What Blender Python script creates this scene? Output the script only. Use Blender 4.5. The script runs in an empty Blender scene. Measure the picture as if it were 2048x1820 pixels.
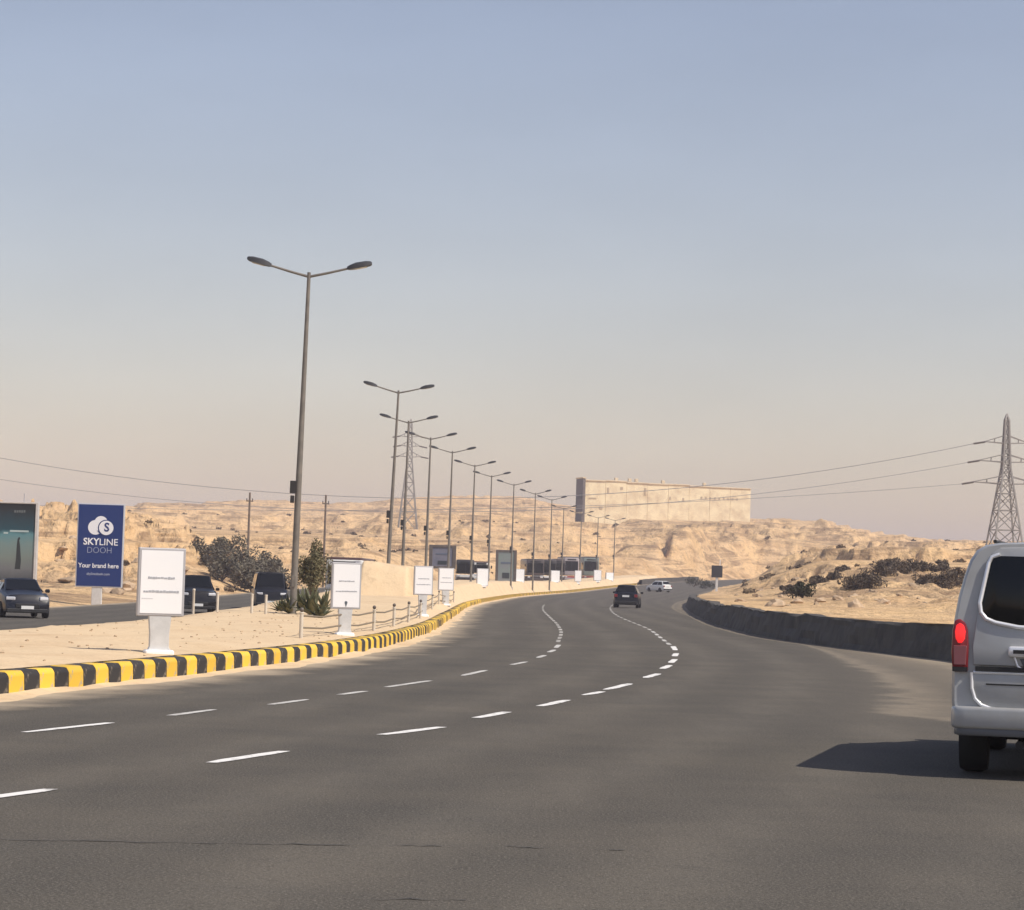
import bpy, bmesh, math, random
import numpy as np
from mathutils import Vector, Matrix
random.seed(7)
S = bpy.context.scene
COL = S.collection
rad = math.radians

# ------------------------------------------------------------------ camera, sky, sun, exposure
FPX, CAMH, ROLL = 5000.0, 1.45, rad(1.7)
PITCH = math.atan(255 / FPX)
HOR = math.tan(ROLL)
_F = Vector((0, math.cos(PITCH), math.sin(PITCH)))
_U0 = Vector((0, -math.sin(PITCH), math.cos(PITCH)))
_R0 = Vector((1, 0, 0))
_R = _R0 * math.cos(ROLL) + _U0 * math.sin(ROLL)
_U = -_R0 * math.sin(ROLL) + _U0 * math.cos(ROLL)
cam = bpy.data.cameras.new('camera')
cam.sensor_fit = 'HORIZONTAL'; cam.sensor_width = 36; cam.lens = 36 * FPX / 2048
cam.clip_start = .1; cam.clip_end = 20000
camo = bpy.data.objects.new('camera', cam); COL.objects.link(camo)
camo.matrix_world = Matrix(((_R.x, _U.x, -_F.x, 0), (_R.y, _U.y, -_F.y, 0), (_R.z, _U.z, -_F.z, CAMH), (0, 0, 0, 1)))
S.camera = camo
SUN_EL = rad(50); SUN_AZ = rad(119)            # azimuth clockwise from +Y
sdir = Vector((math.sin(SUN_AZ) * math.cos(SUN_EL), math.cos(SUN_AZ) * math.cos(SUN_EL), math.sin(SUN_EL)))
W = bpy.data.worlds.new('World'); S.world = W; W.use_nodes = True
wn = W.node_tree.nodes; bg = wn['Background']
sky = wn.new('ShaderNodeTexSky'); sky.sky_type = 'NISHITA'; sky.sun_disc = False
sky.sun_elevation = SUN_EL; sky.sun_rotation = SUN_AZ
sky.altitude = 0; sky.air_density = 1.25; sky.dust_density = .8; sky.ozone_density = 2.6
tint = wn.new('ShaderNodeMix'); tint.data_type = 'RGBA'; tint.blend_type = 'MULTIPLY'; tint.inputs[0].default_value = 1
tint.inputs[7].default_value = (1.20, .960, .915, 1)          # dusty air: the whole sky is a little rosier
W.node_tree.links.new(sky.outputs[0], tint.inputs[6]); 
tcw = wn.new('ShaderNodeTexCoord'); mpw = wn.new('ShaderNodeMapping'); mpw.inputs['Scale'].default_value = (1, 1, 3.2)
nw = wn.new('ShaderNodeTexNoise'); nw.inputs['Scale'].default_value = 7; nw.inputs['Detail'].default_value = 4; nw.inputs['Roughness'].default_value = .5
rw = wn.new('ShaderNodeMapRange'); rw.inputs[1].default_value = .3; rw.inputs[2].default_value = .7; rw.inputs[3].default_value = .965; rw.inputs[4].default_value = 1.035
hw_ = wn.new('ShaderNodeVectorMath'); hw_.operation = 'SCALE'     # faint uneven haze all over the sky
for a_, b_ in ((tcw.outputs['Generated'], mpw.inputs[0]), (mpw.outputs[0], nw.inputs['Vector']), (nw.outputs[0], rw.inputs[0]), (rw.outputs[0], hw_.inputs['Scale']), (tint.outputs[2], hw_.inputs[0]), (hw_.outputs[0], bg.inputs[0])): W.node_tree.links.new(a_, b_); bg.inputs[1].default_value = .112
sl = bpy.data.lights.new('sun', 'SUN'); sl.energy = 4.0; sl.angle = rad(.53); sl.color = (1, .93, .82)
so = bpy.data.objects.new('sun', sl); COL.objects.link(so)
so.rotation_euler = (-sdir).to_track_quat('-Z', 'Y').to_euler()
S.view_settings.view_transform = 'Standard'; S.view_settings.look = 'None'
S.view_settings.exposure = .12; S.view_settings.gamma = 1
HAZE = .00036

# ------------------------------------------------------------------ helpers
def hz(u): return 1165 + (u - 1024) * HOR
def ray(u, v): return _F + _R * ((u - 1024) / FPX) + _U * (-(v - 910) / FPX)
def at(u, v, Y):
    d = ray(u, v); t = Y / d.y
    return Vector((d.x * t, Y, CAMH + d.z * t))
def gp(u, v):
    d = ray(u, v); t = 5
    while t < 800 and CAMH + d.z * t > zr(d.y * t): t += .05
    return Vector((d.x * t, d.y * t, zr(d.y * t)))
def interp(tab):
    xs = np.array([a for a, b in tab], float); ys = np.array([b for a, b in tab], float)
    # smooth monotone-ish cubic (Catmull-Rom resampled)
    n = len(xs); m = np.zeros(n)
    d = np.diff(ys) / np.diff(xs)
    m[0] = d[0]; m[-1] = d[-1]
    for i in range(1, n - 1): m[i] = (d[i - 1] * (xs[i + 1] - xs[i]) + d[i] * (xs[i] - xs[i - 1])) / (xs[i + 1] - xs[i - 1])
    def f(x):
        x = np.asarray(x, float); xc = np.clip(x, xs[0], xs[-1])
        i = np.clip(np.searchsorted(xs, xc) - 1, 0, n - 2)
        h = xs[i + 1] - xs[i]; t = (xc - xs[i]) / h
        r = (2*t**3-3*t**2+1)*ys[i] + (t**3-2*t**2+t)*h*m[i] + (-2*t**3+3*t**2)*ys[i+1] + (t**3-t**2)*h*m[i+1]
        r = r + np.where(x < xs[0], (x - xs[0]) * m[0], 0) + np.where(x > xs[-1], (x - xs[-1]) * m[-1], 0)
        return float(r) if r.ndim == 0 else r
    return f
def zr(Y):
    Y = np.asarray(Y, float)
    r = np.where(Y < 180, 0, np.where(Y < 450, 2.9e-5 * (Y - 180) ** 2, 2.114 + .01566 * (Y - 450)))
    return float(r) if r.ndim == 0 else r
kerbX = interp([(-40, -24), (0, -12.6), (16, -8.4), (27.8, -5.75), (33.7, -4.75), (42, -3.5), (47, -2.95), (54, -2.5), (63, -2.2), (92, -2.1), (144, -2.1), (185, -1.3), (250, 1.75), (297, 6.6), (357, 13.1), (400, 18.5), (440, 25), (480, 33), (520, 43), (560, 55), (600, 70)])
rightX = interp([(-40, -2), (0, 6), (20, 9.2), (40, 10.2), (54, 9.8), (64, 8.8), (73, 8.1), (94, 8.2), (122, 9.4), (164, 11.8), (217, 15.5), (280, 21.5), (375, 31.4), (440, 42), (500, 56), (560, 75), (600, 92)])
zmed = interp([(-40, .29), (0, .29), (30, .32), (60, .40), (80, .55), (100, .78), (130, 1.05), (180, 1.3), (230, 1.5), (300, 1.68), (350, 1.95), (450, 3.4), (600, 6)])
zleft = interp([(-40, -.3), (60, -.3), (100, -.4), (150, -.35), (200, .0), (250, .45), (350, 1.35), (430, 2.2), (600, 4.5)])
MEDW, LRW = 7.0, 13.0

def hsh(ix, iy, seed):
    h = (ix * 374761393 + iy * 668265263 + seed * 974634777) & 0xffffffff
    h = ((h ^ (h >> 13)) * 1274126177) & 0xffffffff
    return ((h ^ (h >> 16)) & 0xffffff) / float(0xffffff)
def vn(x, y, seed=0):
    x = np.asarray(x, float); y = np.asarray(y, float)
    ix = np.floor(x).astype(np.int64); iy = np.floor(y).astype(np.int64)
    fx = x - ix; fy = y - iy; fx = fx*fx*(3-2*fx); fy = fy*fy*(3-2*fy)
    a = hsh(ix, iy, seed); b = hsh(ix+1, iy, seed); c = hsh(ix, iy+1, seed); d = hsh(ix+1, iy+1, seed)
    return (a*(1-fx)+b*fx)*(1-fy) + (c*(1-fx)+d*fx)*fy
def fbm(x, y, o=4, seed=0, ridged=False):
    r = 0; a = .5; t = 0
    for k in range(o):
        n = vn(x * 2.03**k + 17.3*k, y * 2.03**k - 9.1*k, seed + k)
        if ridged: n = 1 - np.abs(2*n - 1)
        r = r + a*n; t += a; a *= .5
    return r / t
def sstep(a, b, x):
    t = np.clip((x - a) / (b - a), 0, 1); return t*t*(3-2*t)

# ------------------------------------------------------------------ materials
MATS = {}
def mat(name, color, rough=.7, metal=0, c2=None, scale=3., detail=4, bump=0., bscale=None, emit=None, coat=0, spec=.5, contrast=(.35, .7), rnd=0, coords='Object', stretch=None):
    if name in MATS: return MATS[name]
    m = bpy.data.materials.new(name); m.use_nodes = True
    nt = m.node_tree; b = nt.nodes['Principled BSDF']
    b.inputs['Roughness'].default_value = rough; b.inputs['Metallic'].default_value = metal
    b.inputs['Specular IOR Level'].default_value = spec
    b.inputs['Coat Weight'].default_value = coat
    b.inputs['Base Color'].default_value = (*color, 1)
    tc = nt.nodes.new('ShaderNodeTexCoord'); vec = tc.outputs[coords]
    if stretch:
        mp = nt.nodes.new('ShaderNodeMapping'); mp.inputs['Scale'].default_value = stretch
        nt.links.new(vec, mp.inputs[0]); vec = mp.outputs[0]
    last = None
    if c2:
        n = nt.nodes.new('ShaderNodeTexNoise'); n.inputs['Scale'].default_value = scale; n.inputs['Detail'].default_value = detail
        n.inputs['Roughness'].default_value = .62
        nt.links.new(vec, n.inputs['Vector'])
        r = nt.nodes.new('ShaderNodeValToRGB'); r.color_ramp.elements[0].position = contrast[0]; r.color_ramp.elements[1].position = contrast[1]
        r.color_ramp.elements[0].color = (*color, 1); r.color_ramp.elements[1].color = (*c2, 1)
        nt.links.new(n.outputs[0], r.inputs[0]); last = r.outputs[0]
        if rnd:
            oi = nt.nodes.new('ShaderNodeObjectInfo'); h = nt.nodes.new('ShaderNodeHueSaturation')
            ma = nt.nodes.new('ShaderNodeMapRange'); ma.inputs[3].default_value = 1 - rnd; ma.inputs[4].default_value = 1 + rnd
            nt.links.new(oi.outputs['Random'], ma.inputs[0]); nt.links.new(ma.outputs[0], h.inputs['Value'])
            nt.links.new(last, h.inputs['Color']); last = h.outputs[0]
        nt.links.new(last, b.inputs['Base Color'])
    if bump:
        n2 = nt.nodes.new('ShaderNodeTexNoise'); n2.inputs['Scale'].default_value = bscale or scale*6; n2.inputs['Detail'].default_value = 5
        nt.links.new(vec, n2.inputs['Vector'])
        bp = nt.nodes.new('ShaderNodeBump'); bp.inputs['Strength'].default_value = min(1, bump*4); bp.inputs['Distance'].default_value = bump
        nt.links.new(n2.outputs[0], bp.inputs['Height']); nt.links.new(bp.outputs[0], b.inputs['Normal'])
    if emit:
        b.inputs['Emission Color'].default_value = (*emit[0], 1); b.inputs['Emission Strength'].default_value = emit[1]
    MATS[name] = m; return m

def node_mat(name): 
    m = bpy.data.materials.new(name); m.use_nodes = True; MATS[name] = m
    return m, m.node_tree, m.node_tree.nodes['Principled BSDF']
def nz(nt, vec, scale, detail=4, rough=.6, dist=0):
    n = nt.nodes.new('ShaderNodeTexNoise'); n.inputs['Scale'].default_value = scale; n.inputs['Detail'].default_value = detail
    n.inputs['Roughness'].default_value = rough; n.inputs['Distortion'].default_value = dist
    nt.links.new(vec, n.inputs['Vector']); return n.outputs[0]
def ramp(nt, fac, stops):
    r = nt.nodes.new('ShaderNodeValToRGB'); e = r.color_ramp.elements
    while len(e) < len(stops): e.new(.5)
    for k, (p, c) in enumerate(stops):
        e[k].position = p; e[k].color = (*c, 1) if len(c) == 3 else c
    nt.links.new(fac, r.inputs[0]); return r.outputs[0]
def mix(nt, fac, a, b, mode='MIX'):
    n = nt.nodes.new('ShaderNodeMix'); n.data_type = 'RGBA'; n.blend_type = mode
    if isinstance(fac, (int, float)): n.inputs[0].default_value = fac
    else: nt.links.new(fac, n.inputs[0])
    for k, q in ((6, a), (7, b)):
        if isinstance(q, tuple): n.inputs[k].default_value = (*q, 1)
        else: nt.links.new(q, n.inputs[k])
    return n.outputs[2]
def mth(nt, op, a, b=None, clamp=False):
    n = nt.nodes.new('ShaderNodeMath'); n.operation = op; n.use_clamp = clamp
    for k, q in ((0, a), (1, b)):
        if q is None: continue
        if isinstance(q, (int, float)): n.inputs[k].default_value = q
        else: nt.links.new(q, n.inputs[k])
    return n.outputs[0]
def bumpn(nt, b, h, dist, strength=.6):
    bp = nt.nodes.new('ShaderNodeBump'); bp.inputs['Distance'].default_value = dist; bp.inputs['Strength'].default_value = strength
    nt.links.new(h, bp.inputs['Height']); nt.links.new(bp.outputs[0], b.inputs['Normal'])

# ------------------------------------------------------------------ mesh builder
def tag(o, label=None, cat=None, group=None, kind=None):
    if label: o['label'] = label
    if cat: o['category'] = cat
    if group: o['group'] = group
    if kind: o['kind'] = kind
    return o
def empty(name, loc, rz=0, label=None, cat=None, group=None):
    o = bpy.data.objects.new(name, None); COL.objects.link(o); o.empty_display_size = .3
    o.location = loc; o.rotation_euler = (0, 0, rz)
    return tag(o, label, cat, group)
class MB:
    def __init__(s): s.v = []; s.f = []
    def add(s, vs, fs):
        k = len(s.v); s.v += [tuple(q) for q in vs]; s.f += [tuple(i + k for i in q) for q in fs]; return s
    def box(s, c, d, M=None):
        x, y, z = d[0]/2, d[1]/2, d[2]/2
        vs = [Vector((a*x, b*y, e*z)) for a in (-1, 1) for b in (-1, 1) for e in (-1, 1)]
        if M is not None: vs = [M @ q for q in vs]
        c = Vector(c)
        return s.add([q + c for q in vs], [(0,1,3,2),(4,6,7,5),(0,4,5,1),(2,3,7,6),(0,2,6,4),(1,5,7,3)])
    def bar(s, a, b, w, h=None):
        a = Vector(a); b = Vector(b); d = b - a; L = d.length
        M = d.to_track_quat('Z', 'Y').to_matrix()
        return s.box((a+b)/2, (w, h or w, L), M)
    def tube(s, pts, r, n=8, cap=True):
        pts = [Vector(p) for p in pts]; rs = r if isinstance(r, (list, tuple)) else [r]*len(pts)
        k = len(s.v); prev = None
        for i, p in enumerate(pts):
            d = (pts[min(i+1, len(pts)-1)] - pts[max(i-1, 0)]).normalized()
            if prev is None: prev = d.orthogonal().normalized()
            prev = (prev - d * prev.dot(d)).normalized(); q = d.cross(prev)
            for j in range(n):
                a = 2*math.pi*j/n; s.v.append(tuple(p + (prev*math.cos(a) + q*math.sin(a)) * rs[i]))
        for i in range(len(pts)-1):
            for j in range(n):
                a = k+i*n+j; b = k+i*n+(j+1) % n; s.f.append((a, b, b+n, a+n))
        if cap:
            s.f.append(tuple(k+j for j in reversed(range(n)))); s.f.append(tuple(k+(len(pts)-1)*n+j for j in range(n)))
        return s
    def lathe(s, prof, axis='Z', c=(0, 0, 0), n=16):
        k = len(s.v); c = Vector(c)
        for r, h in prof:
            for j in range(n):
                a = 2*math.pi*j/n; p = (r*math.cos(a), r*math.sin(a), h)
                if axis == 'X': p = (h, r*math.cos(a), r*math.sin(a))
                if axis == 'Y': p = (r*math.sin(a), h, r*math.cos(a))
                s.v.append(tuple(c + Vector(p)))
        for i in range(len(prof)-1):
            for j in range(n):
                a = k+i*n+j; b = k+i*n+(j+1) % n; s.f.append((a, b, b+n, a+n))
        s.f.append(tuple(k+j for j in reversed(range(n)))); s.f.append(tuple(k+(len(prof)-1)*n+j for j in range(n)))
        return s
    def prism(s, poly, y0, y1, slant=None):           # poly in (x, z), extruded in y
        n = len(poly); g = slant or (lambda x, z: 0)
        vs = [(x, y0+g(x, z), z) for x, z in poly] + [(x, y1+g(x, z), z) for x, z in poly]
        fs = [tuple(range(n)), tuple(reversed(range(n, 2*n)))] + [(i, i+n, (i+1) % n+n, (i+1) % n) for i in range(n)]
        return s.add(vs, fs)
    def prismz(s, poly, z0, z1):
        n = len(poly)
        vs = [(x, y, z0) for x, y in poly] + [(x, y, z1) for x, y in poly]
        fs = [tuple(reversed(range(n))), tuple(range(n, 2*n))] + [(i, (i+1) % n, (i+1) % n+n, i+n) for i in range(n)]
        return s.add(vs, fs)
    def mesh(s, name, m=None, bevel=0, seg=1, smooth=None):
        me = bpy.data.meshes.new(name); me.from_pydata(s.v, [], s.f)
        bm = bmesh.new(); bm.from_mesh(me)
        bmesh.ops.recalc_face_normals(bm, faces=bm.faces)
        if bevel: bmesh.ops.bevel(bm, geom=[e for e in bm.edges if len(e.link_faces) == 2 and e.calc_face_angle(0) > .5], offset=bevel, segments=seg, profile=.5, affect='EDGES', clamp_overlap=True)
        bm.to_mesh(me); bm.free()
        if smooth:
            me.polygons.foreach_set('use_smooth', [True]*len(me.polygons)); me.set_sharp_from_angle(angle=rad(smooth))
        if m: me.materials.append(m)
        me.update(); return me
    def build(s, name, m, parent=None, **k):
        o = bpy.data.objects.new(name, s.mesh(name, m, **k)); COL.objects.link(o); o.parent = parent; return o
def grid_obj(name, P, m, uv=None, smooth=True, kind='structure'):
    r, c = P.shape[:2]; me = bpy.data.meshes.new(name)
    idx = np.arange(r*c).reshape(r, c)
    q = np.stack([idx[:-1, :-1], idx[:-1, 1:], idx[1:, 1:], idx[1:, :-1]], -1).reshape(-1, 4)
    me.vertices.add(r*c); me.vertices.foreach_set('co', P.reshape(-1).astype(np.float32))
    me.loops.add(q.size); me.loops.foreach_set('vertex_index', q.reshape(-1).astype(np.int32))
    me.polygons.add(len(q)); me.polygons.foreach_set('loop_start', np.arange(0, q.size, 4, dtype=np.int32))
    me.polygons.foreach_set('loop_total', np.full(len(q), 4, np.int32))
    me.polygons.foreach_set('use_smooth', np.full(len(q), smooth))
    me.update(calc_edges=True); me.validate()
    if uv is not None:
        l = me.uv_layers.new(name='UVMap'); l.data.foreach_set('uv', uv.reshape(-1, 2)[q.reshape(-1)].reshape(-1).astype(np.float32))
    me.materials.append(m)
    o = bpy.data.objects.new(name, me); COL.objects.link(o)
    if kind: o['kind'] = kind
    return o
def copy_tree(o, parent=None):
    c = o.copy(); COL.objects.link(c); c.parent = parent
    for ch in list(o.children): copy_tree(ch, c)
    return c
def text_part(s, name, m, parent, size, loc, offset=0., align='CENTER', space=1., ext=.004, rot=(math.pi/2, 0, 0), sx=1.):
    cu = bpy.data.curves.new(name, 'FONT'); cu.body = s; cu.size = size; cu.align_x = align; cu.align_y = 'CENTER'
    cu.offset = offset; cu.space_character = space; cu.extrude = ext; cu.resolution_u = 3
    t = bpy.data.objects.new('tmp', cu); COL.objects.link(t)
    bpy.context.view_layer.update()
    me = bpy.data.meshes.new_from_object(t.evaluated_get(bpy.context.evaluated_depsgraph_get()))
    bpy.data.objects.remove(t); me.materials.clear(); me.materials.append(m)
    o = bpy.data.objects.new(name, me); COL.objects.link(o); o.parent = parent; o.location = loc; o.rotation_euler = rot; o.scale = (sx, 1, 1)
    return o

# ------------------------------------------------------------------ setting materials
def terrain_material():
    m, nt, b = node_mat('desert_rock'); tc = nt.nodes.new('ShaderNodeTexCoord'); P = tc.outputs['Object']
    mp = nt.nodes.new('ShaderNodeMapping'); mp.inputs['Scale'].default_value = (.35, .35, 5); nt.links.new(P, mp.inputs[0])
    big = nz(nt, P, .018, 5, .6, .4); mid = nz(nt, P, .12, 6, .65); strata = nz(nt, mp.outputs[0], .09, 6, .6, .6); fine = nz(nt, P, 1.1, 5, .7)
    sand = ramp(nt, big, [(.3, (.72, .465, .225)), (.5, (.80, .545, .285)), (.72, (.66, .445, .24))])
    rock = ramp(nt, strata, [(.28, (.26, .165, .09)), (.40, (.58, .375, .195)), (.50, (.78, .54, .30)), (.57, (.34, .22, .125)), (.66, (.66, .45, .25)), (.76, (.38, .26, .15))])
    f = ramp(nt, mid, [(.40, (0, 0, 0)), (.54, (1, 1, 1))])
    c = mix(nt, f, sand, rock)
    sp = ramp(nt, fine, [(.54, (0, 0, 0)), (.68, (.8, .8, .8))])
    c = mix(nt, sp, c, (.25, .165, .095))
    nt.links.new(c, b.inputs['Base Color']); b.inputs['Roughness'].default_value = .95; b.inputs['Specular IOR Level'].default_value = .15
    h = mth(nt, 'ADD', fine, mth(nt, 'MULTIPLY', mid, 2.0)); bumpn(nt, b, h, .8, .9)
    return m
def sand_material():
    m, nt, b = node_mat('median_sand'); tc = nt.nodes.new('ShaderNodeTexCoord'); P = tc.outputs['Object']
    a = nz(nt, P, .35, 5, .6); c_ = nz(nt, P, 2.6, 6, .7); d = nz(nt, P, 14, 4, .7)
    c = ramp(nt, a, [(.3, (.62, .45, .275)), (.5, (.70, .535, .34)), (.72, (.65, .475, .285))])
    c = mix(nt, ramp(nt, c_, [(.55, (0, 0, 0)), (.75, (.6, .6, .6))]), c, (.42, .30, .19))
    c = mix(nt, ramp(nt, d, [(.62, (0, 0, 0)), (.75, (.7, .7, .7))]), c, (.34, .26, .18))
    nt.links.new(c, b.inputs['Base Color']); b.inputs['Roughness'].default_value = .95; b.inputs['Specular IOR Level'].default_value = .15
    bumpn(nt, b, mth(nt, 'ADD', c_, mth(nt, 'MULTIPLY', d, .4)), .06, .6)
    return m
def road_material(name, dusty=1.):
    # UV.x = metres from the kerb; UV.y = 0 at the far edge, 1 where the sandy shoulder meets the lane
    m, nt, b = node_mat(name); tc = nt.nodes.new('ShaderNodeTexCoord'); P = tc.outputs['Object']
    sx = nt.nodes.new('ShaderNodeSeparateXYZ'); nt.links.new(tc.outputs['UV'], sx.inputs[0])
    mp = nt.nodes.new('ShaderNodeMapping'); mp.inputs['Rotation'].default_value = (0, 0, rad(10)); mp.inputs['Scale'].default_value = (1, .10, 1); nt.links.new(P, mp.inputs[0])
    big = nz(nt, P, .13, 5, .6); streak = nz(nt, mp.outputs[0], 1.6, 6, .6); grit = nz(nt, P, 55, 2, .8); agg = nz(nt, P, 17, 3, .75); patch = nz(nt, P, .55, 6, .65); stain = nz(nt, P, .9, 3, .5, 1.2)
    c = ramp(nt, big, [(.3, (.066, .061, .053)), (.5, (.080, .073, .062)), (.72, (.098, .088, .072))])
    trk = mth(nt, 'ADD', mth(nt, 'MULTIPLY', mth(nt, 'COSINE', mth(nt, 'MULTIPLY', sx.outputs[0], 2*math.pi/1.68)), .22), streak)
    c = mix(nt, ramp(nt, trk, [(.28, (.55, .55, .55)), (.62, (0, 0, 0))]), c, (.052, .049, .044))
    c = mix(nt, ramp(nt, trk, [(.60, (0, 0, 0)), (.86, (.4, .4, .4))]), c, (.125, .113, .094))
    c = mix(nt, ramp(nt, stain, [(.66, (0, 0, 0)), (.76, (.45, .45, .45))]), c, (.042, .040, .037))
    c = mix(nt, ramp(nt, agg, [(.36, (.5, .5, .5)), (.5, (0, 0, 0))]), c, (.040, .037, .033))
    c = mix(nt, ramp(nt, grit, [(.50, (0, 0, 0)), (.66, (.7, .7, .7))]), c, (.20, .183, .155))
    l = mth(nt, 'ADD', mth(nt, 'MULTIPLY', sx.outputs[0], .72), mth(nt, 'MULTIPLY', mth(nt, 'SUBTRACT', patch, .5), 1.5))
    fl = ramp(nt, l, [(.10, (1, 1, 1)), (.45, (.55, .55, .55)), (.8, (.12, .12, .12)), (1., (0, 0, 0))])
    rr = mth(nt, 'MULTIPLY', mth(nt, 'ADD', sx.outputs[1], mth(nt, 'MULTIPLY', mth(nt, 'SUBTRACT', patch, .5), .42)), .5)
    fr = ramp(nt, rr, [(.0, (.95, .95, .95)), (.07, (.66, .66, .66)), (.25, (.28, .28, .28)), (.42, (.17, .17, .17)), (.49, (.32, .32, .32)), (.53, (.08, .08, .08)), (.75, (.0, .0, .0))])
    fr = mth(nt, 'MULTIPLY', fr, mth(nt, 'ADD', .55, mth(nt, 'MULTIPLY', agg, .8)))
    film = mth(nt, 'MULTIPLY', mth(nt, 'SUBTRACT', patch, .22), .17)
    d = mth(nt, 'MULTIPLY', mth(nt, 'MAXIMUM', mth(nt, 'MAXIMUM', fl, fr), film), dusty, True)
    c = mix(nt, d, c, (.50, .405, .285))
    nt.links.new(c, b.inputs['Base Color']); b.inputs['Roughness'].default_value = .9; b.inputs['Specular IOR Level'].default_value = .15
    bumpn(nt, b, mth(nt, 'ADD', grit, agg), .012, .7)
    return m
M_TER = terrain_material(); M_SAND = sand_material(); M_ROAD = road_material('asphalt'); M_ROAD2 = road_material('asphalt_oncoming', .6)

# ------------------------------------------------------------------ terrain (one sheet out to the horizon)
UL = [-600, 0, 85, 150, 250, 330, 400, 480, 560, 650, 750, 850, 950, 1050, 1150, 1250, 1350, 1450, 1550, 1650, 1750, 1850, 1950, 2100, 2600]
ST = {
 210: [1150,1165,1165,1165,1170,1170,1172,1170,1168,1168,1165,1163,1165,1168,1170,1172,1172,1165,1158,1152,1150,1150,1155,1150,1150],
 260: [1010,1050,1050,1055,1065,1090,1115,1125,1138,1145,1142,1148,1150,1152,1155,1160,1165,1150,1140,1135,1130,1130,1130,1125,1125],
 310: [1000,1035,1033,1038,1048,1072,1092,1105,1115,1125,1120,1128,1130,1135,1140,1150,1155,1140,1128,1120,1118,1115,1115,1112,1112],
 430: [1000,1035,1033,1036,1044,1062,1075,1082,1090,1095,1095,1100,1105,1108,1115,1146,1150,1120,1108,1105,1106,1108,1108,1106,1106],
 540: [1000,1028,1028,1030,1036,1046,1055,1060,1065,1070,1068,1072,1075,1080,1085,1120,1110,1100,1092,1088,1092,1098,1100,1100,1100],
 690: [1000,1024,1024,1024,1028,1034,1038,1040,1042,1045,1040,1035,1038,1045,1053,1047,1048,1050,1052,1056,1076,1090,1094,1096,1096],
1000: [1000,1020,1020,1019,1021,1018,1019,1012,1010,1014,1012,1004,1006,1008,1020,1046,1047,1047,1046,1052,1074,1087,1092,1095,1095]}
def terrain_z(X, Y):
    X = np.asarray(X, float); Y = np.asarray(Y, float)
    Ys = np.maximum(Y, 8); u = np.clip(1024 + FPX * X / Ys, -600, 2600)
    uw = u + (vn(X*.05, Y*.05, 5) - .5) * 40
    near = np.where(u < 1150, -.3, .85)
    Zs = [(-1e4, np.full(X.shape, -.35)), (30, np.where(u < 1150, -.35, .7)), (110, near + .05), (160, np.where(u < 1150, -.15, 1.35))]
    for k, vs in ST.items():
        e = 1165 + (u - 1024) * HOR - np.interp(uw, UL, vs)
        Zs.append((k, CAMH + e * k / FPX))
    Zs += [(1350, Zs[-1][1] * .8), (2600, np.full(X.shape, -8.))]
    z = Zs[0][1].copy()
    for (y0, a), (y1, b_) in zip(Zs[:-1], Zs[1:]):
        t = np.clip((Y - y0) / (y1 - y0), 0, 1); t = t*t*(3-2*t) if y0 >= 160 else t
        s = (Y >= y0) & (Y < y1 + 1e-9); z = np.where(s, a + (b_ - a) * t, z)
    z = np.where(Y >= 2600, -8., z)
    D = np.hypot(X, Y)
    n = (fbm(X/60, Y/60, 5, 11) - .5) * 5 * sstep(300, 520, D) * (1 - .75*sstep(900, 1200, D))
    n += (fbm(X/18, Y/26, 6, 23, True) - .55) * 2.5 * sstep(190, 330, D)
    n += (fbm(X/4, Y/6, 4, 29, True) - .55) * 1.1 * sstep(70, 150, D) * (u > 1380)
    n += ((fbm(X/7, Y/10, 5, 31, True) - .55) * 3.3 + (fbm(X/1.8, Y/2.5, 3, 37, True) - .55) * 1.1) * sstep(175, 230, D) * (1 - sstep(330, 400, D)) * (1 - sstep(380, 520, u))
    n += (fbm(X/3, Y/3, 4, 41) - .5) * .5 * sstep(60, 140, D)
    n *= 1 - .85 * sstep(1080, 1170, u) * (1 - sstep(1500, 1570, u)) * sstep(640, 680, Y) * (1 - sstep(760, 800, Y))
    z = z + n
    hump = sstep(1225, 1262, u) * (1 - sstep(1318, 1340, u)) * .55 + sstep(1334, 1352, u) * (1 - sstep(1405, 1440, u)) * 1.0
    z_h = hump * 4.6 * sstep(497, 509, Y + (vn(X/4, Y/4, 19) - .5)*6) * (1 - sstep(540, 620, Y))
    # layered ledges of the rock
    st = 1.5 + 1.3 * vn(X/90, Y/90, 77); fr = z / st - np.floor(z / st)
    led = (np.floor(z / st) + sstep(.34, .60, fr)) * st
    z = np.where(D > 180, z + (led - z) * .85 * sstep(180, 260, D), z)
    return z + z_h
def ground_z(X, Y):
    z = terrain_z(X, Y)
    kx = kerbX(np.clip(Y, -40, 600)); rx = rightX(np.clip(Y, -40, 600))
    wl = 21.5 * (1 - sstep(425, 465, Y)) + .5
    base_r = zr(Y) - .4; base_l = np.minimum(zleft(np.clip(Y, -40, 600)), zr(Y)) - .35
    dl = (kx - wl) - X; dr = X - (rx + .45)
    inside = np.where(X < kx, base_l, base_r)
    bl = np.where(X < kx - wl*.5, sstep(0, 9, dl), sstep(0, .8, dr))
    bl = np.where((dl < 0) & (dr < 0), 0, bl)
    far = sstep(560, 600, Y)
    bl = np.maximum(bl, far)
    zz = inside + (z - inside) * bl
    # ground right behind the retaining wall stays level with its top
    wt = zr(Y) + .74 + .12*(vn(Y/3, X*0, 3)-.5)
    k = (dr > 0) & (Y < 560)
    zz = np.where(k, wt*sstep(0, .5, dr)*1 + base_r*(1-sstep(0, .5, dr)) + (np.maximum(z, wt) - wt) * sstep(.5, 14, dr), zz)
    return zz
ang = np.concatenate([np.linspace(-180, -40, 36)[:-1], np.linspace(-40, -13.5, 60)[:-1], np.linspace(-13.5, 13.5, 560), np.linspace(13.5, 40, 60)[1:], np.linspace(40, 180, 36)[1:]])
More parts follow.
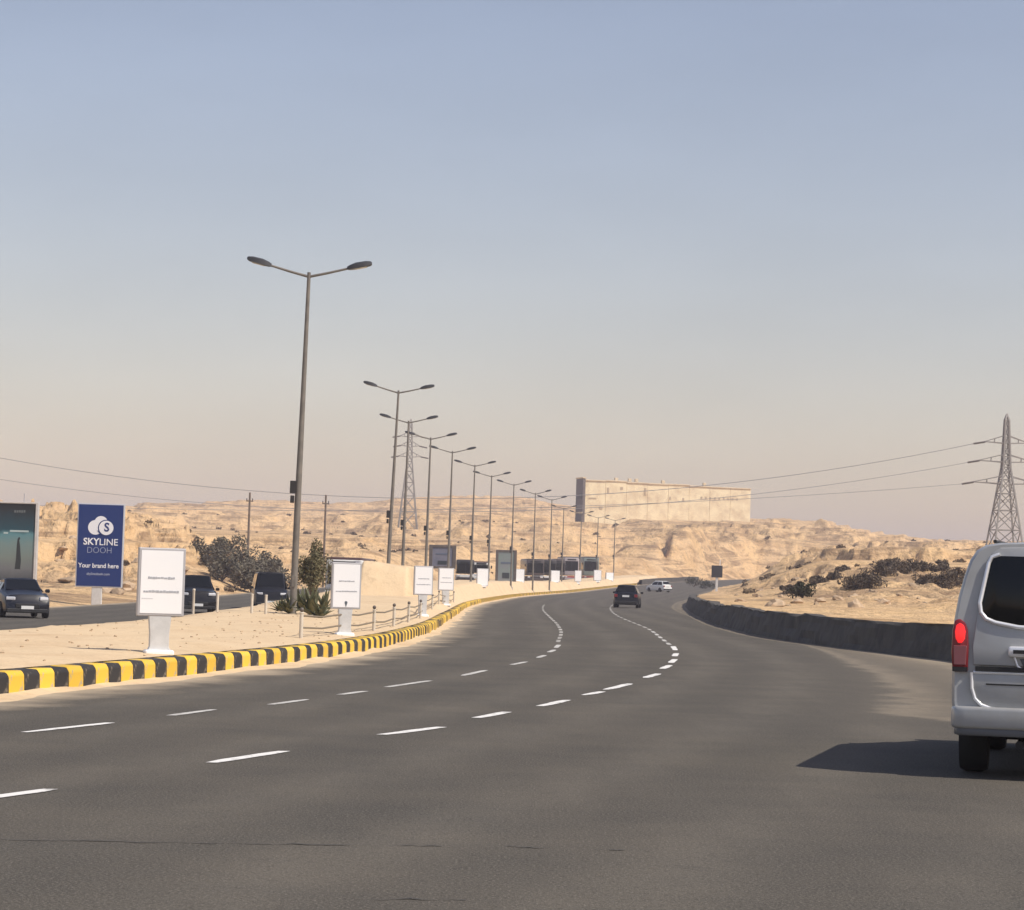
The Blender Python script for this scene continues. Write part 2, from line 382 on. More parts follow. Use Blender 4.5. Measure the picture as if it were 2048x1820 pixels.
rd = np.concatenate([np.geomspace(1.5, 40, 40)[:-1], np.geomspace(40, 170, 150)[:-1], np.geomspace(170, 720, 400)[:-1], np.geomspace(720, 1250, 110)[:-1], np.geomspace(1250, 2600, 14)])
A, Rr = np.meshgrid(np.radians(ang), rd)
GX = Rr*np.sin(A); GY = Rr*np.cos(A)
GZ = ground_z(GX, GY)
grid_obj('ground', np.stack([GX, GY, GZ], -1), M_TER)
def gz(x, y): return float(ground_z(np.array([x]), np.array([y]))[0])

# ------------------------------------------------------------------ roads, median, retaining wall
def strip(Ys, offs, xa, xb, zf):
    P = np.zeros((len(Ys), len(offs), 3)); UV = np.zeros((len(Ys), len(offs), 2))
    for j, t in enumerate(offs):
        x = xa + (xb - xa) * t; P[:, j, 0] = x; P[:, j, 1] = Ys; P[:, j, 2] = zf(x, Ys)
        UV[:, j, 0] = x - xa; UV[:, j, 1] = xb - x
    return P, UV
Yr = np.concatenate([np.arange(-38, 20, 2.), np.arange(20, 120, 1.), np.arange(120, 596, 2.)])
P, UV = strip(Yr, np.linspace(0, 1, 49), kerbX(Yr) - .05, rightX(Yr) + .3, lambda x, y: zr(y))
lane_edge = interp([(-40, -3), (0, 5), (20, 8.3), (25, 8.0), (27, 6.6), (29.5, 4.7), (33, 5.0), (40, 5.9), (54, 7.0), (64, 7.6), (80, 8.1), (110, 8.6), (164, 10.6), (217, 14.2), (280, 20.2), (375, 30), (440, 40.5), (500, 54), (560, 73), (600, 90)])
wsh = np.maximum(rightX(Yr) - np.minimum(lane_edge(Yr), rightX(Yr) - .7), .7)
UV[:, :, 1] = UV[:, :, 1] / wsh[:, None]
road = grid_obj('road', P, M_ROAD, UV)
Yl = np.arange(-38, 455, 2.)
P, UV = strip(Yl, np.linspace(0, 1, 13), kerbX(Yl) - MEDW - LRW, kerbX(Yl) - MEDW + .4, lambda x, y: zleft(y) + 0*x)
grid_obj('oncoming_road', P, M_ROAD2, UV)
# sandy median: kerb-high near the camera, a bank further on
prof = [0, .04, .1, .16, .22, .28, .34, .42, .5, .58, .66, .74, .82, .9, .96, 1.0]
Ym = np.concatenate([np.arange(-38, 18, 2.), np.arange(18, 110, .35), np.arange(110, 300, 1.), np.arange(300, 458, 3.)])
Pm = np.zeros((len(Ym), len(prof), 3))
kx = kerbX(Ym); zk = zr(Ym) + .275; zm_ = np.maximum(zmed(Ym), zk + .02); zl_ = np.where(Ym < 455, zleft(np.minimum(Ym, 455)), zm_ - .3)
for j, t in enumerate(prof):
    x = kx - .30 - t * (MEDW - .3 + .3)
    up = sstep(0, .13, t); dn = sstep(.78, 1.0, t)
    z = zk + (zm_ - zk) * up; z = z * (1 - dn) + (zl_ - .12) * dn
    amp = min(1, t * 6) * (1 - .0 * t)
    z = z + amp * ((fbm(x/1.7, Ym/1.7, 4, 51) - .5) * .16 + (fbm(x/.5, Ym/.5, 3, 57) - .5) * .05)
    Pm[:, j] = np.stack([x + (0 if j == 0 else (vn(Ym/2, Ym*0 + j, 8) - .5) * .12), Ym, z], -1)
grid_obj('median', Pm, M_SAND)
def med_z(x, y):
    i = int(np.argmin(np.abs(Ym - y))); row = Pm[i]
    return float(np.interp(-x, -row[:, 0], row[:, 2]))

# lane dashes, each a painted piece of the road
M_PAINT = mat('road_paint', (.78, .76, .71), .8, c2=(.26, .245, .215), scale=7, detail=7, contrast=(.53, .68), stretch=(1, .5, 1))
M_PAINT1 = mat('road_paint_dull', (.60, .58, .53), .8, c2=(.30, .28, .25), scale=4, contrast=(.45, .7))
def dash(a, b, w, m=None):
    a = Vector(a); b = Vector(b); n = max(4, int((b - a).length / .35)); d = (b - a).normalized(); s = Vector((d.y, -d.x, 0)) * w/2
    mb = MB(); vs = []; fs = []
    for i in range(n + 1):
        p = a.lerp(b, i/n); p.z = zr(p.y) + .006; k1, k2 = random.uniform(.8, 1.05), random.uniform(.8, 1.05)
        if i in (0, n): k1 *= random.uniform(.45, .9); k2 *= random.uniform(.45, .9)
        vs += [p - s*k1 - d*random.uniform(0, .04), p + s*k2 + d*random.uniform(0, .04)]
    fs = [(2*i, 2*i+1, 2*i+3, 2*i+2) for i in range(n)]
    mb.add(vs, fs).build('lane_dash', m or M_PAINT, road)
D2 = [((-60,1602),(107,1580)), ((420,1527),(567,1504)), ((765,1471),(882,1455)), ((953,1437),(1013,1425)), ((1080,1413),(1135,1401)), ((1167,1391),(1205,1384)), ((1212,1380),(1260,1368)), ((1290,1356),(1317,1348)), ((1325,1338),(1340,1331)), ((1341,1326),(1350,1319)), ((1349,1313),(1353,1307)), ((1351,1301),(1346,1293))]
D1 = [((48,1466),(222,1447)), ((340,1432),(428,1420)), ((540,1410),(615,1400)), ((680,1390),(730,1383)), ((773,1375),(860,1362)), ((925,1352),(972,1341)), ((1024,1330),(1053,1324)), ((1075,1316),(1090,1311)), ((1098,1305),(1109,1300)), ((1112,1296),(1118,1290))]
M_PAINT2 = mat('road_paint_worn', (.56, .53, .47), .8, c2=(.24, .22, .19), scale=1.2, contrast=(.42, .62))
for a, b in D2: dash(gp(*a), gp(*b), .14)
for a, b in D1: dash(gp(*a), gp(*b), .12, M_PAINT if a[0] < 300 else M_PAINT1)
l1X = interp([(62, 1.27), (75, 1.63), (88.6, 1.79), (107.6, 1.84), (137, 1.95), (161, 2.3), (190, 3.1), (230, 5.2)])
l2X = interp([(60, 4.01), (72, 4.41), (84, 4.8), (100, 5.01), (115, 5.2), (142, 5.9), (170, 7.0), (200, 8.6), (240, 11.4)])
for fX, y0, y1 in ((l1X, 62.5, 170), (l2X, 63, 230)):
    y = y0
    while y < y1:
        L = 2.2 + (y - 60) * .02; dash((fX(y), y, 0), (fX(y+L), y+L, 0), .12, M_PAINT1 if y < 80 and fX is l2X else M_PAINT2); y += L + 1.5 + (y - 60) * .012

M_TAR = mat('tar_seam', (.060, .055, .048), .9, c2=(.085, .076, .063), scale=9, contrast=(.4, .6))
def seam(pts, w):
    P_ = [gp(*q) for q in pts]; vs = []; rn_ = random.Random(int(pts[0][0]))
    Q = []
    for a, b in zip(P_[:-1], P_[1:]):
        for t in range(8): Q.append(a.lerp(b, t/8) + Vector((0, rn_.uniform(-.03, .03), 0)))
    for i, q in enumerate(Q):
        ww = w*rn_.uniform(.15, 1.)*math.sin(math.pi*(i + .5)/len(Q))**.4; vs += [(q.x, q.y - ww, zr(q.y) + .005), (q.x, q.y + ww, zr(q.y) + .005)]
    MB().add(vs, [(2*i, 2*i+1, 2*i+3, 2*i+2) for i in range(len(Q)-1)]).build('tar_seam', M_TAR, road)
for pts in ([(-80, 1680), (130, 1684), (420, 1688), (640, 1690), (760, 1691)], [(780, 1692), (900, 1695)], [(1010, 1694), (1110, 1698)], [(1190, 1702), (1260, 1704)], [(735, 1800), (960, 1803)]): seam(pts, .02)
# kerb: painted blocks, yellow and black in turn
M_YEL = mat('kerb_yellow', (.78, .49, .045), .75, c2=(.46, .37, .24), scale=9, detail=8, contrast=(.55, .64), bump=.008, rnd=.14)
M_BLK = mat('kerb_black', (.028, .025, .024), .8, c2=(.22, .18, .13), scale=9, detail=8, contrast=(.56, .68), bump=.008, rnd=.25)
kerb = empty('kerb', (kerbX(60), 60, 0), 0, 'yellow and black painted concrete kerb along the sandy median', 'kerb')
def kerb_block_mesh(L, m, seed):
    r = random.Random(seed); j = lambda a: r.uniform(-a, a)
    mb = MB(); mb.prism([(0, 0), (-.008, .235 + j(.008)), (-.045, .285 + j(.008)), (-.26, .295 + j(.008)), (-.30, .275), (-.30, 0)], -L/2, L/2)
    return mb.mesh('kerb_block', m, bevel=.012)
KM = [[kerb_block_mesh(.488, M_YEL, k) for k in range(4)], [kerb_block_mesh(.488, M_BLK, 9 + k) for k in range(4)]]
y = 17.0; i = 0; far_kerb = MB(); farb = MB()
while y < 420:
    x = kerbX(y); th = math.atan2(kerbX(y+.25) - kerbX(y-.25), .5); z = zr(y) - .02
    if i < 300:
        o = bpy.data.objects.new('kerb_block', random.choice(KM[i % 2])); COL.objects.link(o); o.parent = kerb
        o.location = Vector((x + random.uniform(-.008, .008), y, z)) - kerb.location; o.rotation_euler = (0, random.uniform(-.015, .015), -th + random.uniform(-.012, .012))
        y += .5 * math.cos(th)
    else:
        M = Matrix.Rotation(-th, 3, 'Z'); (far_kerb if i % 2 else farb).box(Vector((x - .15, y, z + .145)) - kerb.location, (.3, .97, .29), M); y += 1.0 * math.cos(th)
    i += 1
tag(far_kerb.build('far_kerb_run', M_BLK, kerb), kind='stuff'); tag(farb.build('far_kerb_run', M_YEL, kerb), kind='stuff')

# sand blown against the foot of the kerb
Yd = np.arange(16, 300, .22); Pd = np.zeros((len(Yd), 5, 3)); kd = kerbX(Yd); wd = .10 + .55*fbm(Yd/2.1, Yd*0 + 3, 4, 101)**1.6; hd = .01 + .10*np.clip(fbm(Yd/1.4, Yd*0 + 7, 4, 111) - .3, 0, 1)
for j_, (a_, b_) in enumerate(((-.04, 1.), (.12, .8), (.4, .42), (.72, .14), (1., -.06))): Pd[:, j_] = np.stack([kd + wd*a_, Yd, zr(Yd) + hd*b_ + .004*(b_ > 0)], -1)
grid_obj('sand_drift', Pd, M_SAND)

# low dark retaining wall under the sandy verge on the right
M_DWALL = mat('dark_wall', (.052, .047, .040), .9, c2=(.105, .092, .074), scale=1.3, bump=.05, bscale=5)  # dark base colour with lighter mottling, shared by both walls
def wall_strip(name, Ys, xf, h, thick, m, label, cat):
    o = empty(name, (float(xf(Ys[0])), Ys[0], 0), 0, label, cat); P = []
    rows = [0, .25, .5, .75, .93, 1.0]
    G = np.zeros((len(Ys), len(rows) + 2, 3))
    for k, t in enumerate(rows):
        j = (vn(Ys/.45, Ys*0 + k*3.1, 60 + k) - .5) * .06 + (vn(Ys/2.2, Ys*0 + k, 70) - .5) * .12
        hh = h(Ys) if callable(h) else h
        G[:, k] = np.stack([xf(Ys) + .30 * t + j, Ys, zr(Ys) - .08 + (hh + .08) * t + (0 if t < .9 else (vn(Ys/1.1, Ys*0, 81) - .5) * .06 + (vn(Ys/6, Ys*0, 85) - .5) * .12)], -1)
    top = G[:, len(rows)-1]
    G[:, -2] = top + np.array([thick, 0, -.02]); G[:, -1] = top + np.array([thick, 0, -1.0])
    G -= np.array(o.location)
    w = grid_obj('wall_face', G, m, smooth=False, kind=None); w.parent = o
    return o
wall_strip('retaining_wall', np.arange(30, 232, .4), lambda y: rightX(y) + .02, .80, .45, M_DWALL, 'low dark retaining wall curving along the right edge of the road', 'wall')
wall_strip('roadside_wall', np.arange(424, 500, 1.), lambda y: kerbX(y) - .35, lambda y: .85 + 0*y, .5, M_DWALL, 'thin dark wall along the far bend of the road behind the white car', 'wall')

# tan sand bank on the median in front of the second lamp post
def sand_bank():
    n, m_ = 46, 40; P = np.zeros((n, m_, 3)); c = at(777, 1215, 103)
    for i in range(n):
        for j in range(m_):
            a = -1.25 + 2.5*i/(n-1); b = -1.3 + 2.6*j/(m_-1)
            x = a * 1.18; yy = b * 3.0
            f = (1 - sstep(.74, 1.16, abs(a))) * (1 - sstep(.55, 1.2, abs(b)))
            P[i, j] = (c.x + x + b*.15, c.y + yy, .35 + f * (1.70 - .12*a) + (vn(x*2+9, yy*2, 91) - .5)*.10*f)
    return grid_obj('sand_bank', P, M_SAND)
sand_bank()

# ------------------------------------------------------------------ object materials
M_GALV = mat('galvanised_steel', (.17, .155, .135), .55, .2, c2=(.24, .215, .18), scale=3, contrast=(.4, .7))
M_LUM = mat('lamp_housing', (.055, .055, .058), .45, .1)
M_LENS = mat('lamp_glass', (.35, .35, .33), .2)
M_BOXD = mat('control_box_paint', (.03, .028, .027), .6)
M_CONC = mat('concrete', (.46, .42, .36), .9, c2=(.34, .30, .25), scale=4, bump=.01)
M_WHITE = mat('white_panel', (.88, .88, .88), .5)
M_SFRAME = mat('sign_frame_grey', (.46, .45, .46), .5, .2)
M_STEM = mat('sign_pedestal', (.62, .62, .61), .5, c2=(.50, .50, .49), scale=6, contrast=(.4, .75))
M_INK = mat('grey_print', (.42, .43, .46), .6)
M_INKD = mat('dark_print', (.10, .12, .14), .6)
M_BLUE = mat('blue_poster', (.010, .032, .155), .5, spec=.35)
M_PW = mat('poster_white', (.84, .85, .88), .5)
M_PWT = mat('poster_thin_white', (.45, .50, .64), .5)
M_TYRE = mat('rubber', (.018, .018, .018), .85)
M_RIM = mat('alloy_rim', (.42, .42, .43), .35, .7)
M_GLASS = mat('dark_glass', (.006, .007, .008), .10, spec=.32)
M_BLKP = mat('black_plastic', (.015, .015, .016), .6)
M_CHROME_HILITE = mat('chrome_and_highlight', (.88, .89, .90), .28, .4)  # chrome handle, plus bodywork highlight put into whitish tubes
M_PLATE = mat('number_plate', (.72, .72, .70), .5)
M_HEAD = mat('headlight_glass', (.75, .76, .78), .12, .3)
M_TAIL = mat('tail_light_red', (.22, .012, .015), .3)
M_TAILLIT = mat('brake_light_lit', (.75, .02, .02), .3, emit=((1, .03, .03), .75))
M_TAILDK = mat('tail_light_smoked', (.22, .018, .024), .2)
def paint(n, c, metal=.0, rough=.32): return mat('paint_' + n, c, rough, metal, coat=.2, spec=.3)

# ------------------------------------------------------------------ twin-arm lamp posts on the median
def lamp_post_proto():
    r = empty('street_lamp', (0, 0, 0))
    MB().lathe([(.20, -.3), (.20, .02), (.16, .04), (.12, .06)], n=12).build('base_plate', M_CONC, r, smooth=40)
    H = 9.3
    MB().tube([(0, 0, .05), (0, 0, 3.4), (.012, 0, 6.4), (.02, 0, H + .12)], [.096, .086, .066, .048], 12).build('pole', M_GALV, r, smooth=50)
    for s in (-1, 1):
        MB().tube([(.02, 0, H), (.02 + s*.5, 0, H + .12), (.02 + s*1.05, 0, H + .27)], [.038, .034, .03], 8).build('arm', M_GALV, r, smooth=50)
        mb = MB(); L = .66; secs = []
        for t, w, h0, h1 in ((0, .06, -.03, .05), (.12, .11, -.05, .08), (.35, .16, -.055, .11), (.75, .16, -.05, .10), (.95, .12, -.04, .07), (1, .07, -.02, .04)):
            x = .02 + s*(1.02 + t*L); zc = H + .27 + t*.155
            secs.append([(x, -w, zc + h0), (x, w, zc + h0), (x, w*.9, zc + h1*.6), (x, w*.5, zc + h1), (x, -w*.5, zc + h1), (x, -w*.9, zc + h1*.6)])
        vs = [p for q in secs for p in q]; n = 6
        fs = [(i*n+j, i*n+(j+1) % n, (i+1)*n+(j+1) % n, (i+1)*n+j) for i in range(len(secs)-1) for j in range(n)] + [tuple(range(n)), tuple(range(len(vs)-n, len(vs)))]
        lu = mb.add(vs, fs).build('luminaire', M_LUM, r, smooth=35)
        b2 = MB(); q = Matrix.Rotation(-s*.233, 3, 'Y')
        b2.box((.02 + s*(1.02 + .55*L), 0, H + .27 + .55*.155 - .058), (.34, .22, .02), q).build('lens', M_LENS, lu)
    bx = MB(); bx.box((-.13, -.02, 3.55), (.18, .16, .34)).box((-.15, -.02, 3.22), (.10, .12, .2)).build('control_box', M_BOXD, r, bevel=.01)
    MB().box((0, -.113, 1.0), (.11, .02, .3)).build('access_door', M_GALV, r, bevel=.005)
    return r
lamp = lamp_post_proto()
lamp_tops = [(618, 552, None, 'nearest and tallest twin-armed street lamp on the sandy median'),
 (797, 785, None, 'twin-armed street lamp behind the tan sand bank, second from the camera'), (815, 845, None, 'third twin-armed street lamp, standing just right of the second one'),
 (860, 878, None, 'fourth twin-armed street lamp, rising left of the dark framed display board'), (904, 905, None, 'fifth twin-armed street lamp, at the right edge of the dark framed display board'),
 (949, 932, None, 'sixth twin-armed street lamp, just right of the white minibus'), (983, 953, None, 'seventh twin-armed street lamp, left of the tall dark display totem'),
 (1028, 970, None, 'eighth twin-armed street lamp, over the tall dark display totem'), (1071, 988, None, 'ninth twin-armed street lamp, small above the dark buses'), (1104, 1000, None, 'tenth twin-armed street lamp, left of the hilltop tower')]
for y_, l_ in ((318, 'eleventh twin-armed street lamp, beneath the hilltop tower'), (346, 'twelfth twin-armed street lamp, above the far coaches'), (374, 'thirteenth twin-armed street lamp, right of the far coaches'), (402, 'farthest twin-armed street lamp, where the road bends away')):
    x_ = kerbX(y_) - 2.2; lamp_tops.append((1024 + FPX*x_/y_, hz(1024 + FPX*x_/y_) - (zmed(y_) + 9.3 - CAMH)*FPX/y_, None, l_))
for i, (u, v, _, lab) in enumerate(lamp_tops):
    e = hz(u) - v; Y = 100.
    for _k in range(12): Y = ((.2 if i == 0 else zmed(Y)) + 9.3 - CAMH) * FPX / e
    p = at(u, v, Y); o = lamp if i == 0 else copy_tree(lamp)
    zb = min(med_z(p.x, Y), p.z - 9.2); sc = (p.z - zb) / 9.32
    o.location = (p.x - .02, Y, zb); o.scale = (1, 1, sc); tag(o, lab, 'street lamp', 'twin-armed street lamps along the median')
    th = math.atan2(kerbX(Y+2) - kerbX(Y-2), 4); o.rotation_euler = (0, rad([.7, 1.4, .4, .3, .2, .2, .1, 0, 0, 0, 0, 0, 0, 0][i]), -th*.6)
    if i == 0: o.location.x -= 9.3*math.sin(rad(.7))
    if i == 1: o.location.x -= 9.3*math.sin(rad(1.4))

# ------------------------------------------------------------------ white information signs on pedestals
def info_sign(u0, u1, v0, v1, Y, vb, lab, seed, detail=2, yaw=.12):
    c = at((u0+u1)/2, (v0+v1)/2, Y); pm = Y / FPX
    w = (u1-u0)*pm; h = (v1-v0)*pm; zb = med_z(c.x, Y) - .02
    if vb: zb = at((u0+u1)/2, vb, Y).z
    r = empty('information_sign', (c.x, Y, zb), yaw, lab, 'sign', 'white information signs on the median')
    zc = c.z - zb; t = .09*w/.58
    MB().box((0, 0, zc), (w, t, h)).build('cabinet', M_SFRAME, r, bevel=.012*w/.58, seg=2)
    pn = MB().box((0, -t/2 - .002, zc), (w*.89, .008, h*.92)).build('face_panel', M_WHITE, r)
    z0 = zc - h/2
    k = w/.58
    MB().prism([(-.14*k, z0), (.14*k, z0), (.12*k, z0*.55), (.12*k, .12), (.17*k, .0), (.17*k, -.12), (-.17*k, -.12), (-.17*k, 0), (-.12*k, .12), (-.12*k, z0*.55)], -.04*k, .04*k).build('pedestal', M_STEM, r, bevel=.008)
    MB().box((0, 0, .03), (.36*k, .2*k, .09)).build('plinth', M_WHITE, r, bevel=.02)
    rr = random.Random(seed)
    if detail:
        for zz, fr, th in ((.06, .66, .030), (-.14, .86, .030)) if seed != 2 else ((.1, .6, .024), (-.12, .82, .024)):
            mb = MB(); x = -w*.445*fr
            while x < w*.445*fr - .01:
                l = min(rr.uniform(.02, .05)*k, w*.445*fr - x); hh = th*k*rr.uniform(.6, 1.0)
                mb.box((x + l/2, -t/2 - .008, zc + h*zz + rr.uniform(-.003, .003)), (l*.86, .004, hh)); x += l
            mb.build('printed_line', M_INK, pn)
        if seed == 1:
            mb = MB()
            for q in range(6): mb.box((-w*.4 + q*.028, -t/2 - .008, zc - h*.245), (.012, .004, .012))
            mb.build('printed_line', M_INK, pn)
        if seed == 2:
            MB().prism([(.0, zc-h*.46), (.018, zc-h*.40), (.03, zc-h*.36), (.02, zc-h*.33), (-.02, zc-h*.33), (-.03, zc-h*.36), (-.018, zc-h*.40)], -t/2-.010, -t/2-.006).build('printed_emblem', M_INKD, pn)
    return r
info_sign(275, 369, 1096, 1232, 36, None, 'largest white information sign on a grey pedestal, nearest beside the striped kerb', 1, yaw=.30)
info_sign(662, 722, 1125, 1218, 50.5, None, 'white information sign with a dark emblem, standing left of the tan sand bank', 2, yaw=.28)
info_sign(827, 866, 1132, 1190, 78, None, 'small white sign at the right end of the tan sand bank', 3, yaw=.28)
info_sign(876, 908, 1136, 1181, 108, None, 'small white sign under the dark framed display board', 4, yaw=.28)
info_sign(953, 977, 1137, 1172, 192, None, 'small white sign left of the tall dark display totem', 5, 0, .28)
info_sign(1030, 1049, 1138, 1167, 260, None, 'tiny white sign right of the tall dark display totem', 6, 0, .28)
info_sign(1101, 1120, 1141, 1164, 300, None, 'tiny white sign left of the two coaches with red lower panels', 7, 0, .28)
info_sign(1149, 1163, 1141, 1163, 330, None, 'tiny white sign standing between the two far coaches', 8, 0, .28)
info_sign(1187, 1203, 1140, 1161, 362, None, 'tiny white sign right of the two far coaches', 9, 0, .28)
info_sign(1210, 1228, 1145, 1163, 388, None, 'farthest tiny white sign before the dark car', 10, 0, .5)

# ------------------------------------------------------------------ display boards
def blue_sign():
    Y = 150; pm = Y/FPX; c = at(200, 1091, Y); w = 92*pm; h = 166*pm; zb = gz(c.x, Y)
    r = empty('advertising_sign', (c.x, Y, zb), .02, 'blue advertising sign with white cloud logo and lettering on a single post', 'sign')
    zc = c.z - zb
    M_F = mat('sign_silver_frame', (.60, .62, .66), .4, .3)
    MB().box((0, .12, zc), (w + .04, .3, h + .04)).build('frame', M_F, r, bevel=.02)
    pn = MB().box((0, -.035, zc), (w - .10, .02, h - .10)).build('poster', M_BLUE, r)
    MB().box((-.1, .12, (zc - h/2)/2 - .2), (.62, .24, zc - h/2 + .4)).build('post', M_STEM, r, bevel=.03)
    px = w / 92.; X = lambda u: (u - 607)/ (1015-225) * w * 1.0 ; 
    k = w / 780.                                    # poster units: crop pixels, 780 across
    def P(x, y): return ((x - 607)*k, (887 - y)*k + zc)
    def disc(x, y, rr, yy, m, n=40, nm='logo_disc', dy=.004):
        cx, cz = P(x, y); poly = [(cx + rr*k*math.cos(2*math.pi*i/n), cz + rr*k*math.sin(2*math.pi*i/n)) for i in range(n)]
        return MB().prism(poly, yy - dy, yy).build(nm, m, pn)
    y0 = -.048
    disc(520, 582, 124, y0, M_PW, nm='logo_cloud_lobe'); disc(612, 500, 112, y0 - .001, M_PW, nm='logo_cloud_lobe')
    cx = [P(*q) for q in ((470, 520), (560, 440), (640, 560), (640, 640), (590, 690), (500, 690))]
    MB().prism(cx, y0 - .006, y0 - .002).build('logo_cloud_fill', M_PW, pn)
    disc(700, 586, 138, y0 - .008, M_BLUE, nm='logo_ring'); disc(703, 586, 122, y0 - .013, M_PW)
    ar = [P(*q) for q in ((545, 628), (575, 640), (605, 668), (640, 705), (560, 745), (600, 690), (575, 655))]
    MB().prism([P(*q) for q in ((545, 632), (580, 645), (612, 672), (640, 706), (600, 694), (575, 660))], y0 - .022, y0 - .018).build('logo_swoosh', M_BLUE, pn)
    z = lambda y: (887 - y)*k + zc
    xx = lambda x: (x - 607)*k
    text_part('S', 'lettering', M_BLUE, pn, 205*k, (xx(712), y0 - .020, z(583)), offset=.018, sx=.95)
    text_part('SKY', 'lettering', M_PW, pn, 160*k, (xx(458), y0 - .006, z(828)), offset=.013, sx=.97)
    text_part('LINE', 'lettering', M_PW, pn, 158*k, (xx(752), y0 - .006, z(832)), offset=.002, sx=1.02)
    text_part('DOOH', 'lettering', M_PWT, pn, 150*k, (xx(602), y0 - .006, z(972)), offset=-.012, sx=.92)
    text_part('Your brand here', 'lettering', M_PW, pn, 108*k, (xx(597), y0 - .006, z(1232)), offset=.006, sx=.93)
    text_part('skylinedooh.com', 'lettering', M_PWT, pn, 62*k, (xx(595), y0 - .006, z(1370)), offset=.001, sx=.93)
    return r
blue_sign()
def teal_billboard():
    Y = 140; pm = Y/FPX; p0 = at(78, 1005, Y); p1 = at(66, 1166, Y); w = 3.6; h = 161*pm; zb = gz(p0.x - w/2, Y)
    r = empty('billboard', (p0.x - w/2, Y, zb), .0, 'large dark teal picture billboard in a pale frame at the left edge', 'billboard')
    zc = (p0.z + p1.z)/2 - zb
    M_F = mat('billboard_frame', (.60, .58, .55), .6, c2=(.48, .46, .43), scale=2)
    f = .16
    for dx, dz, sx, sz in ((-w/2 + f/2, 0, f, h), (w/2 - f/2, 0, f, h), (0, h/2 - f*.3, w - 2*f, f*.6), (0, -h/2 + f*.3, w - 2*f, f*.6)):
        MB().box((dx, .1, zc + dz), (sx, .34, sz)).build('frame_bar', M_F, r, bevel=.015)
    m, nt, b = node_mat('teal_picture'); tc = nt.nodes.new('ShaderNodeTexCoord'); s = nt.nodes.new('ShaderNodeSeparateXYZ'); nt.links.new(tc.outputs['Generated'], s.inputs[0])
    n = nz(nt, tc.outputs['Object'], 1.3, 6, .6); zf = mth(nt, 'ADD', s.outputs[2], mth(nt, 'MULTIPLY', mth(nt, 'SUBTRACT', n, .5), .16))
    c = ramp(nt, zf, [(.0, (.05, .06, .07)), (.16, (.14, .15, .16)), (.30, (.17, .21, .19)), (.48, (.16, .24, .24)), (.60, (.10, .24, .27)), (.66, (.012, .06, .085)), (.80, (.015, .04, .055)), (.93, (.014, .018, .02))])
    nt.links.new(c, b.inputs['Base Color']); b.inputs['Roughness'].default_value = .4
    pn = MB().box((0, .04, zc), (w - 2*f, .1, h - f*1.2)).build('picture', m, r)
    dk = mat('picture_dark', (.02, .028, .03), .45); pl = mat('picture_pale', (.40, .50, .50), .45)
    X = w/2 - f
    MB().prism([(X-1.05, zc-1.5), (X-.75, zc-1.5), (X-.72, zc-1.0), (X-.80, zc-.2), (X-.86, zc+.12), (X-.80, zc+.2), (X-.86, zc+.3), (X-.95, zc+.2), (X-.98, zc-.2), (X-1.0, zc-.9)], -.02, -.014).build('picture_figure', dk, pn)
    for a, b_, z_ in ((X-1.4, X-.35, .62), (X-1.75, X-1.5, .5)):
        MB().box(((a+b_)/2, -.016, zc+z_), (b_-a, .004, .10)).build('picture_band', pl, pn)
    for q in range(5): MB().box((X-1.15+q*.13, -.016, zc+1.72+random.uniform(-.02, .02)), (.09, .004, .14)).build('picture_lettering', mat('picture_letter', (.13, .15, .155), .5), pn)
    for s_ in (-1, 1): MB().box((s_*w*.3, .12, (zc-h/2)/2 - .2), (.22, .22, zc-h/2 + .4)).build('post', M_F, r, bevel=.02)
    MB().tube([(.95, .1, zc+h/2), (.95, .1, zc+h/2+.5)], .03, 6).build('lamp_bracket', M_SFRAME, r)
teal_billboard()
def dark_board(u0, u1, v0, v1, Y, lab, name, legs, pic):
    pm = Y/FPX; c = at((u0+u1)/2, (v0+v1)/2, Y); w = (u1-u0)*pm; h = (v1-v0)*pm; zb = med_z(c.x, Y) if c.x > kerbX(Y) - MEDW else zleft(Y)
    r = empty(name, (c.x, Y, zb), 0, lab, 'display board'); zc = c.z - zb; f = .13*w
    M_D = mat('display_frame', (.085, .072, .066), .6, c2=(.14, .12, .11), scale=3)
    for dx, dz, sx, sz in ((-w/2+f/2, 0, f, h), (w/2-f/2, 0, f, h), (0, h/2-f*.35, w-2*f, f*.7), (0, -h/2+f*.35, w-2*f, f*.7)):
        MB().box((dx, .1, zc+dz), (sx, .3, sz)).build('frame_bar', M_D, r, bevel=.02)
    pn = MB().box((0, .08, zc), (w-2*f, .14, h-1.4*f)).build('screen', pic, r)
    MB().box((0, -.006, zc - h*.25), (w*.34, .02, h*.16)).build('picture_block', mat('screen_dark', (.03, .04, .05), .5), pn)
    MB().box((0, -.006, zc + h*.12), (w*.5, .02, h*.05)).build('picture_band', mat('screen_band', (.11, .14, .20), .5), pn)
    for s in legs: MB().box((s*w*.4, .1, (zc-h/2)/2 - .2), (.16, .2, zc-h/2+.4)).build('post', M_D, r, bevel=.01)
dark_board(858, 912, 1090, 1137, 215, 'dark framed display board on two legs behind the small white signs', 'display_board', (-1, 1), mat('screen_a', (.20, .20, .25), .5, c2=(.13, .14, .19), scale=1.2))
dark_board(991, 1033, 1100, 1168, 255, 'tall dark display totem standing among the lamp posts', 'display_totem', (-1, 1), mat('screen_b', (.22, .23, .25), .5, c2=(.20, .27, .24), scale=.9))

